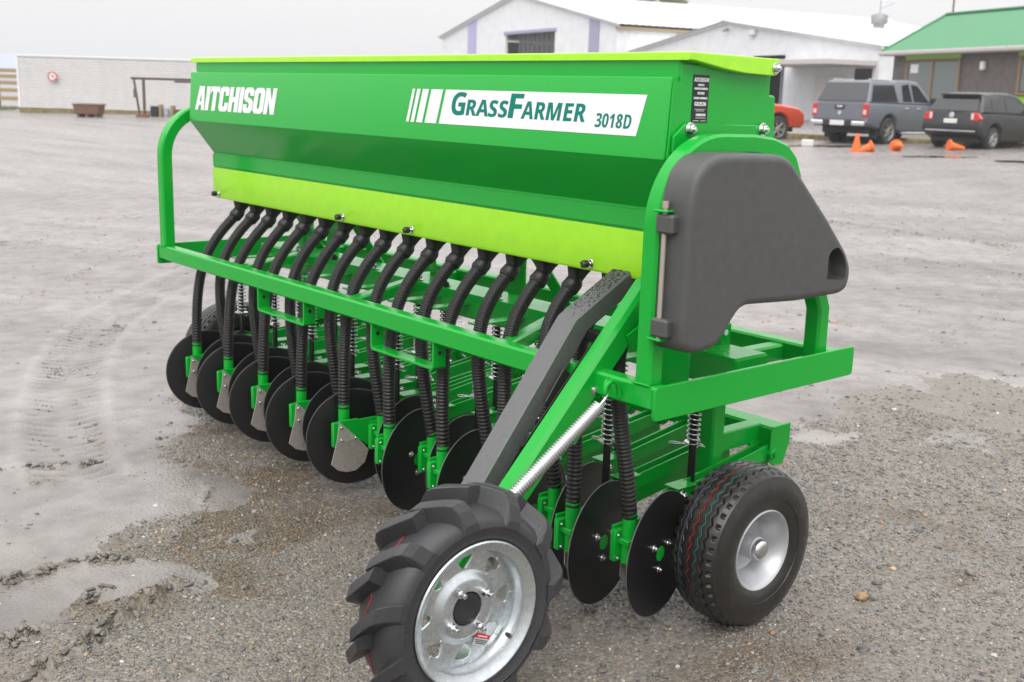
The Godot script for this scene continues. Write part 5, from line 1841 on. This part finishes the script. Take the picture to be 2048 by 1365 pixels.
func build_drive(D: Node3D) -> void:
	var A := group(D, "drive_arm")
	var pa := Vector3(1.232, .249, .440)
	var pb := Vector3(1.232, .945, -.216)
	var up := Vector3(0, .686, .727)
	part(A, "arm_tube", MB.new().beam(pa, pb, .055, .075, up, .010), M.green2)
	var dz := (pb - pa).normalized()
	var side := Vector3.RIGHT * .0275
	for t in [.655, .700]:
		var q := pa.lerp(pb, t) + side - up * .012
		part(A, "arm_bolt", MB.new().lathe(q, Vector3.RIGHT, [Vector2(.011, 0), Vector2(.011, .002), Vector2(.008, .002), Vector2(.0075, .006), Vector2(.004, .009), Vector2(0, .0095)], 14), M.zinc)
	part(A, "gusset", MB.new().beam(pa.lerp(pb, .80) + side + Vector3(.004, 0, -.03), pa.lerp(pb, .93) + side + Vector3(.03, -.02, -.055), .006, .05, up, .001), M.green2)
	part(A, "latch_plate", MB.new().beam(pa.lerp(pb, .505) + side - up * .045, pa.lerp(pb, .60) + side - up * .045, .012, .024, up, .001), M.green2)
	# chain guard
	var G := ex_side(V2([.352, .398, -.010, .863, -.232, .986, -.262, .988, -.270, .945, -.235, .925, -.058, .828, .305, .365]), 1.098, 1.170, .004)
	var cg := part(D, "chain_guard", G, M.guard)
	# rain drops standing on the upper face of the guard
	var rn := RandomNumberGenerator.new()
	rn.seed = 8
	var dr := MB.new()
	var e0 := Vector3(0, .863, -.010)
	var e1 := Vector3(0, .986, -.232)
	var gn := Vector3(0, .222, .123).normalized()
	for k in 620:
		var t := pow(rn.randf(), .55)
		var q := e0.lerp(e1, t) + Vector3(rn.randf_range(1.103, 1.165), 0, 0)
		var rd := rn.randf_range(.0006, .0019)
		dr.lathe(q, gn, [Vector2(rd * 1.2, 0), Vector2(rd, rd * .5), Vector2(rd * .5, rd * .85), Vector2(0, rd * .95)], 7)
	tag(part(cg, "rain_drops", dr, M.drop), "rain drops beading on the guard", "", "", "stuff")
	part(A, "guard_strut", MB.new().bx(1.165, 1.21, .80, .83, -.08, -.05, .002), M.blacksteel)
	part(A, "inner_sheet", MB.new().beam(Vector3(1.192, .54, .16), Vector3(1.192, .80, -.09), .004, .06, up, .001), M.blacksteel)
	part(A, "tension_blade", MB.new().beam(Vector3(1.186, .655, .09), Vector3(1.186, .735, .03), .003, .030, up, .001), M.chain)
	# drive chain below the tube: small links
	var ch := MB.new()
	for k in 46:
		var p := pa.lerp(pb, .28 + k * .0126) - up * .046 - Vector3(.008 + .004 * (k % 2), 0, 0)
		ch.box(Transform3D(Basis(Vector3.RIGHT, dz, Vector3.RIGHT.cross(dz)), p), Vector3(.003, .011, .007), .0012)
	tag(part(A, "roller_chain", ch, M.chain), "thin steel chain under the arm", "", "", "stuff")
	# tension spring
	var s0 := Vector3(1.345, .685, .064)
	var s1 := Vector3(1.300, .470, .325)
	var T := group(D, "tension_spring")
	var sp := PackedVector3Array()
	var rr := PackedFloat32Array()
	var nk := 44 * 4
	for k in nk + 1:
		sp.append(s0.lerp(s1, float(k) / nk))
		rr.append([.0125, .0175, .0192, .0175][k % 4])
	part(T, "coil", MB.new().tube(sp, rr, 14), M.zinc)
	var hk := PackedVector3Array()
	for k in 20:
		var a := TAU * k / 19.0 * .95
		hk.append(s0 + Vector3(.0, .040 + cos(a) * .020, -.022 + sin(a) * .010))
	part(T, "hook", MB.new().tube(PackedVector3Array([s0 + (s1 - s0) * .01, s0 + Vector3(.002, .012, -.012), s0 + Vector3(.002, .024, -.022)]), .0035, 8), M.zinc)
	part(T, "eye_link", MB.new().tube(hk, .0042, 8), M.green2)
	part(T, "lower_bracket", MB.new().bx(1.262, 1.31, .44, .485, .30, .345, .004), M.green2)
	part(T, "rail_hook", MB.new().tube(PackedVector3Array([Vector3(1.352, .70, .004), Vector3(1.352, .735, .012), Vector3(1.352, .745, .035), Vector3(1.352, .735, .052), Vector3(1.35, .715, .052)]), .0065, 8), M.green2)

func lug_tyre(W: Node3D, m: Material) -> void:
	# carcass
	var hw := .070
	var prof := [Vector2(.168, -hw + .006), Vector2(.185, -hw - .002), Vector2(.212, -hw - .004), Vector2(.228, -hw + .004), Vector2(.238, -hw + .018), Vector2(.243, -.03), Vector2(.245, 0), Vector2(.243, .03), Vector2(.238, hw - .018), Vector2(.228, hw - .004), Vector2(.218, hw + .003), Vector2(.206, hw + .005), Vector2(.203, hw + .003), Vector2(.190, hw + .002), Vector2(.186, hw + .000), Vector2(.180, hw + .001), Vector2(.176, hw - .002), Vector2(.170, hw - .002), Vector2(.168, hw - .008)]
	part(W, "tyre", MB.new().lathe(Vector3.ZERO, Vector3.RIGHT, prof, 72), m)
	# lugs: bars sweeping from the shoulder to the centre line
	var lug := MB.new()
	var secs := []
	for k in 9:
		var t := k / 8.0
		var x := lerpf(hw + .008, -.012, t)
		var rbase: float
		var top: float
		if t < .14:
			rbase = lerpf(.208, .228, t / .14)
			top = lerpf(.226, .262, t / .14)
		elif t < .28:
			rbase = .232
			top = lerpf(.262, .281, (t - .14) / .14)
		else:
			rbase = .238
			top = lerpf(.281, .286, (t - .28) / .72)
		var an := lerpf(0.0, .30, pow(t, 1.15))
		var w0 := lerpf(.040, .034, t)
		secs.append([x, rbase, top, an, w0])
	var ptf := func(x: float, r: float, a: float) -> Vector3: return Vector3(x, cos(a) * r, sin(a) * r)
	var L := []
	for s in secs:
		var x: float = s[0]
		var wb: float = s[4] * 1.18 / s[1] / 2
		var wt: float = s[4] * .88 / s[2] / 2
		L.append([ptf.call(x, s[1], s[3] - wb), ptf.call(x, s[2] - .002, s[3] - wt - .004), ptf.call(x, s[2], s[3] - wt + .004), ptf.call(x, s[2], s[3] + wt - .004), ptf.call(x, s[2] - .002, s[3] + wt + .004), ptf.call(x, s[1], s[3] + wb)])
	for k in L.size() - 1:
		var cen: Vector3 = ptf.call((secs[k][0] + secs[k + 1][0]) / 2, secs[k][1] - .01, (secs[k][3] + secs[k + 1][3]) / 2)
		for e in 5:
			lug.quad_out(L[k][e], L[k][e + 1], L[k + 1][e + 1], L[k + 1][e], cen)
	for k in [0, L.size() - 1]:
		var cen: Vector3 = ptf.call(.03, .25, .1)
		for e in range(1, 5):
			lug.tri_out(L[k][0], L[k][e], L[k][e + 1], cen)
	var lm := lug.mesh()
	var n := 11
	for i in n:
		same(W, "tread_lug", lm, m, Transform3D(Basis(Vector3.RIGHT, TAU * i / n + .12), Vector3.ZERO))
		var fl := Basis(Vector3(-1, 0, 0), Vector3(0, 1, 0), Vector3(0, 0, -1))
		same(W, "tread_lug", lm, m, Transform3D(Basis(Vector3.RIGHT, TAU * (i + .5) / n + .48) * Basis(Vector3.RIGHT, 0.0) * fl, Vector3.ZERO))

func build_wheels(D: Node3D) -> void:
	# ---- lugged drive wheel
	var W := group(D, "drive_wheel", Transform3D(Basis(), Vector3(1.338, .276, .488)))
	lug_tyre(W, M.rubber)
	for k in 3:
		var pl := PackedVector3Array()
		for i in 40:
			var a := TAU * i / 40.0 + k * .02
			pl.append(Vector3(-.02 + .012 * sin(a * 11.0 + k), cos(a) * .2452, sin(a) * .2452))
		if k == 0:
			part(W, "paint_line", MB.new().tube(pl, .0009, 5, false, true), M.red)
	# rim barrel
	var rim := [Vector2(.150, -.060), Vector2(.168, -.062), Vector2(.168, -.058), Vector2(.152, -.052), Vector2(.150, .018), Vector2(.145, .030), Vector2(.150, .040), Vector2(.152, .054), Vector2(.163, .060), Vector2(.171, .066), Vector2(.174, .072), Vector2(.171, .075), Vector2(.166, .072), Vector2(.160, .066), Vector2(.148, .061), Vector2(.146, .046), Vector2(.140, .040), Vector2(.138, .020), Vector2(.142, .010), Vector2(.144, -.040), Vector2(.150, -.060)]
	var rb := part(W, "rim_barrel", MB.new().lathe(Vector3.ZERO, Vector3.RIGHT, rim, 72), M.galv)
	# rim disc with eight slots: sectors meeting at the slot centres
	var ds := MB.new()
	var n := 8
	for i in n:
		var a0 := TAU * i / n
		var a1 := TAU * (i + 1) / n
		var poly := PackedVector2Array()
		var P := func(r: float, a: float) -> Vector2: return Vector2(cos(a), sin(a)) * r
		var half := .155
		poly.append(P.call(.040, a0))
		poly.append(P.call(.094, a0))
		for e in [[.0945, .06], [.099, .11], [.107, .15], [.116, .18], [.123, .185], [.1285, .15], [.1305, .08], [.131, .0]]:
			poly.append(P.call(e[0], a0 + e[1]))
		poly.append(P.call(.141, a0))
		for k in range(1, 7):
			poly.append(P.call(.141, lerpf(a0, a1, k / 7.0)))
		poly.append(P.call(.141, a1))
		for e in [[.131, .0], [.1305, .08], [.1285, .15], [.123, .185], [.116, .16], [.107, .10], [.099, .05], [.0945, .02], [.094, .0]]:
			poly.append(P.call(e[0], a1 - e[1]))
		poly.append(P.call(.040, a1))
		for k in range(1, 5):
			poly.append(P.call(.040, lerpf(a1, a0, k / 5.0)))
		# dish: map radius to depth
		ds.extrude(poly, Vector3(.018, 0, 0), Vector3(0, 1, 0), Vector3(0, 0, 1), -.003, .003, .0008)
	part(W, "rim_disc", ds, M.galv)
	part(W, "rim_centre", MB.new().lathe(Vector3(.021, 0, 0), Vector3.RIGHT, [Vector2(.090, 0), Vector2(.082, .003), Vector2(.074, .012), Vector2(.068, .014), Vector2(.042, .013), Vector2(.040, .009), Vector2(.040, -.02)], 48, .6), M.galv)
	part(W, "hub_cap", MB.new().lathe(Vector3(.0, 0, 0), Vector3.RIGHT, [Vector2(.0395, -.03), Vector2(.0395, .028), Vector2(.037, .034), Vector2(.022, .036), Vector2(.018, .034), Vector2(0, .0345)], 32), M.capblack)
	for k in 4:
		var a := TAU * k / 4.0 + .55
		part(W, "wheel_nut", MB.new().lathe(Vector3(.031, cos(a) * .057, sin(a) * .057), Vector3.RIGHT, [Vector2(.0125, 0), Vector2(.0115, .006), Vector2(.0105, .018), Vector2(.009, .020), Vector2(.0, .020)], 6, 2.0).cyl(Vector3(.05, cos(a) * .057, sin(a) * .057), Vector3(.064, cos(a) * .057, sin(a) * .057), .006, 12, .001), M.zinc)
	var stx := group(W, "warning_sticker", Transform3D(Basis(Vector3.UP, PI / 2) * Basis(Vector3(0, 0, 1), -.42), Vector3(.0224, -.098, -.052)))
	part(stx, "red_band", MB.new().bx(-.024, .024, .004, .014, 0, .0005, 0), M.red)
	part(stx, "grey_field", MB.new().bx(-.024, .024, -.014, .004, 0, .0004, 0), mat(lin(.42, .43, .44), .5))
	# lines of print too small to read
	for e in [[.009, .0022, .030, M.white], [-.001, .0018, .040, M.stickerblack], [-.005, .0018, .036, M.stickerblack], [-.009, .0018, .030, M.stickerblack]]:
		part(stx, "fine_print", MB.new().bx(-e[2] / 2, e[2] / 2, e[0] - e[1] / 2, e[0] + e[1] / 2, .0006, .0009, 0), e[3])
	part(W, "valve", MB.new().cyl(Vector3(.03, -.098, -.118) * Vector3(1, 1, 1), Vector3(.058, -.088, -.106), .0055, 10, .001), M.capblack)
	part(W, "axle", MB.new().cyl(Vector3(-.11, 0, 0), Vector3(0, 0, 0), .022, 16, .002), M.blacksteel)
	part(W, "hub_disc", MB.new().cyl(Vector3(-.03, 0, 0), Vector3(.013, 0, 0), .075, 28, .003), M.green2)
	# ---- transport wheels
	var right := group(D, "transport_wheel", Transform3D(Basis(), Vector3(1.391, .206, -.482)))
	transport_wheel(right, 1.0)
	var lt := group(D, "transport_wheel", Transform3D(Basis(Vector3.UP, PI), Vector3(-1.43, .238, -.33)))
	transport_wheel(lt, 1.0)

func transport_wheel(W: Node3D, s: float) -> void:
	var hw := .086
	var R := .230
	# side walls
	var prof := [Vector2(.112, -hw + .03), Vector2(.122, -hw + .012), Vector2(.150, -hw - .001), Vector2(.180, -hw - .001), Vector2(.204, -hw + .006), Vector2(.216, -hw + .016)]
	var sw := MB.new().lathe(Vector3.ZERO, Vector3.RIGHT, prof, 64)
	var pr2 := [Vector2(.216, hw - .016), Vector2(.213, hw - .010), Vector2(.2085, hw - .0085), Vector2(.203, hw - .006), Vector2(.190, hw - .001), Vector2(.178, hw + .002), Vector2(.160, hw + .003), Vector2(.150, hw + .002), Vector2(.149, hw - .0005), Vector2(.135, hw - .002), Vector2(.122, hw - .008), Vector2(.116, hw - .012), Vector2(.114, hw - .028)]
	sw.lathe(Vector3.ZERO, Vector3.RIGHT, pr2, 64)
	var ty := part(W, "tyre", sw, M.tyre)
	# tread as relief: zigzag grooves
	var na := 420
	var nx := 84
	var pts := PackedVector3Array()
	for i in na:
		var a := TAU * i / na
		var zig := absf(fposmod(a * 42.0 / TAU, 1.0) - .5) * 2.0 - .5
		for j in nx + 1:
			var t := lerpf(-1.0, 1.0, float(j) / nx)
			var x := t * (hw - .016)
			var r := R - .014 * pow(absf(t), 3.5)
			var g := 0.0
			for c in [-.044, -.022, 0.0, .022, .044]:
				var d := absf(x - c - zig * .0085)
				g = maxf(g, 1.0 - smoothstep(.0014, .0026, d))
			# shoulder sipes
			if absf(t) > .80:
				var sp := absf(fposmod(a * 42.0 / TAU + .5, 1.0) - .5)
				g = maxf(g, (1.0 - smoothstep(.10, .2, sp)) * smoothstep(.8, .86, absf(t)))
			r -= g * .0085
			pts.append(Vector3(x, cos(a) * r, sin(a) * r))
	part(W, "tread", MB.new().grid(pts, na, nx + 1, false, -1.0, true), M.tyre)
	var cs := [[-.033, M.blue, .0007, .0], [.0, M.red, .0016, .0085], [.022, M.tealstripe, .0012, .0085]]
	for e in cs:
		var pl := PackedVector3Array()
		for i in 336:
			var a := TAU * i / 336.0
			var zig := absf(fposmod(a * 42.0 / TAU, 1.0) - .5) * 2.0 - .5
			var x: float = e[0] + zig * e[3]
			var r: float = R - .0005 - .014 * pow(absf(x / (hw - .016)), 3.5)
			if e[3] > 0:
				r -= .0035
			pl.append(Vector3(x, cos(a) * r, sin(a) * r))
		part(W, "paint_line", MB.new().tube(pl, e[2], 5, false, true), e[1])
	var rim := [Vector2(.100, -.07), Vector2(.104, -.07), Vector2(.104, .050), Vector2(.110, .062), Vector2(.117, .070), Vector2(.118, .076), Vector2(.1145, .0785), Vector2(.108, .074), Vector2(.103, .064), Vector2(.098, .054), Vector2(.092, .040), Vector2(.082, .020), Vector2(.078, .006), Vector2(.060, .0), Vector2(.036, .0)]
	part(W, "rim", MB.new().lathe(Vector3.ZERO, Vector3.RIGHT, rim, 56, .6), M.silver)
	part(W, "hub", MB.new().lathe(Vector3(.0, 0, 0), Vector3.RIGHT, [Vector2(.036, 0), Vector2(.034, .004), Vector2(.033, .046), Vector2(.031, .050), Vector2(.034, .051), Vector2(.034, .056), Vector2(.029, .058)], 32, .7), M.silver)
	part(W, "grease_cap", MB.new().lathe(Vector3(.058, 0, 0), Vector3.RIGHT, [Vector2(.029, 0), Vector2(.029, .012), Vector2(.026, .018), Vector2(.016, .0215), Vector2(0, .022)], 28, .6), M.zinc)
	part(W, "valve", MB.new().cyl(Vector3(.028, -.035, .083), Vector3(.046, -.037, .086), .004, 8, .001), M.capblack)
	part(W, "axle", MB.new().cyl(Vector3(-.19, 0, 0), Vector3(.0, 0, 0), .024, 16, .002), M.green2)

func _ready() -> void:
	setup_view()
	make_materials()
	ground_materials()
	build_ground()
	build_background()
	build_drill()
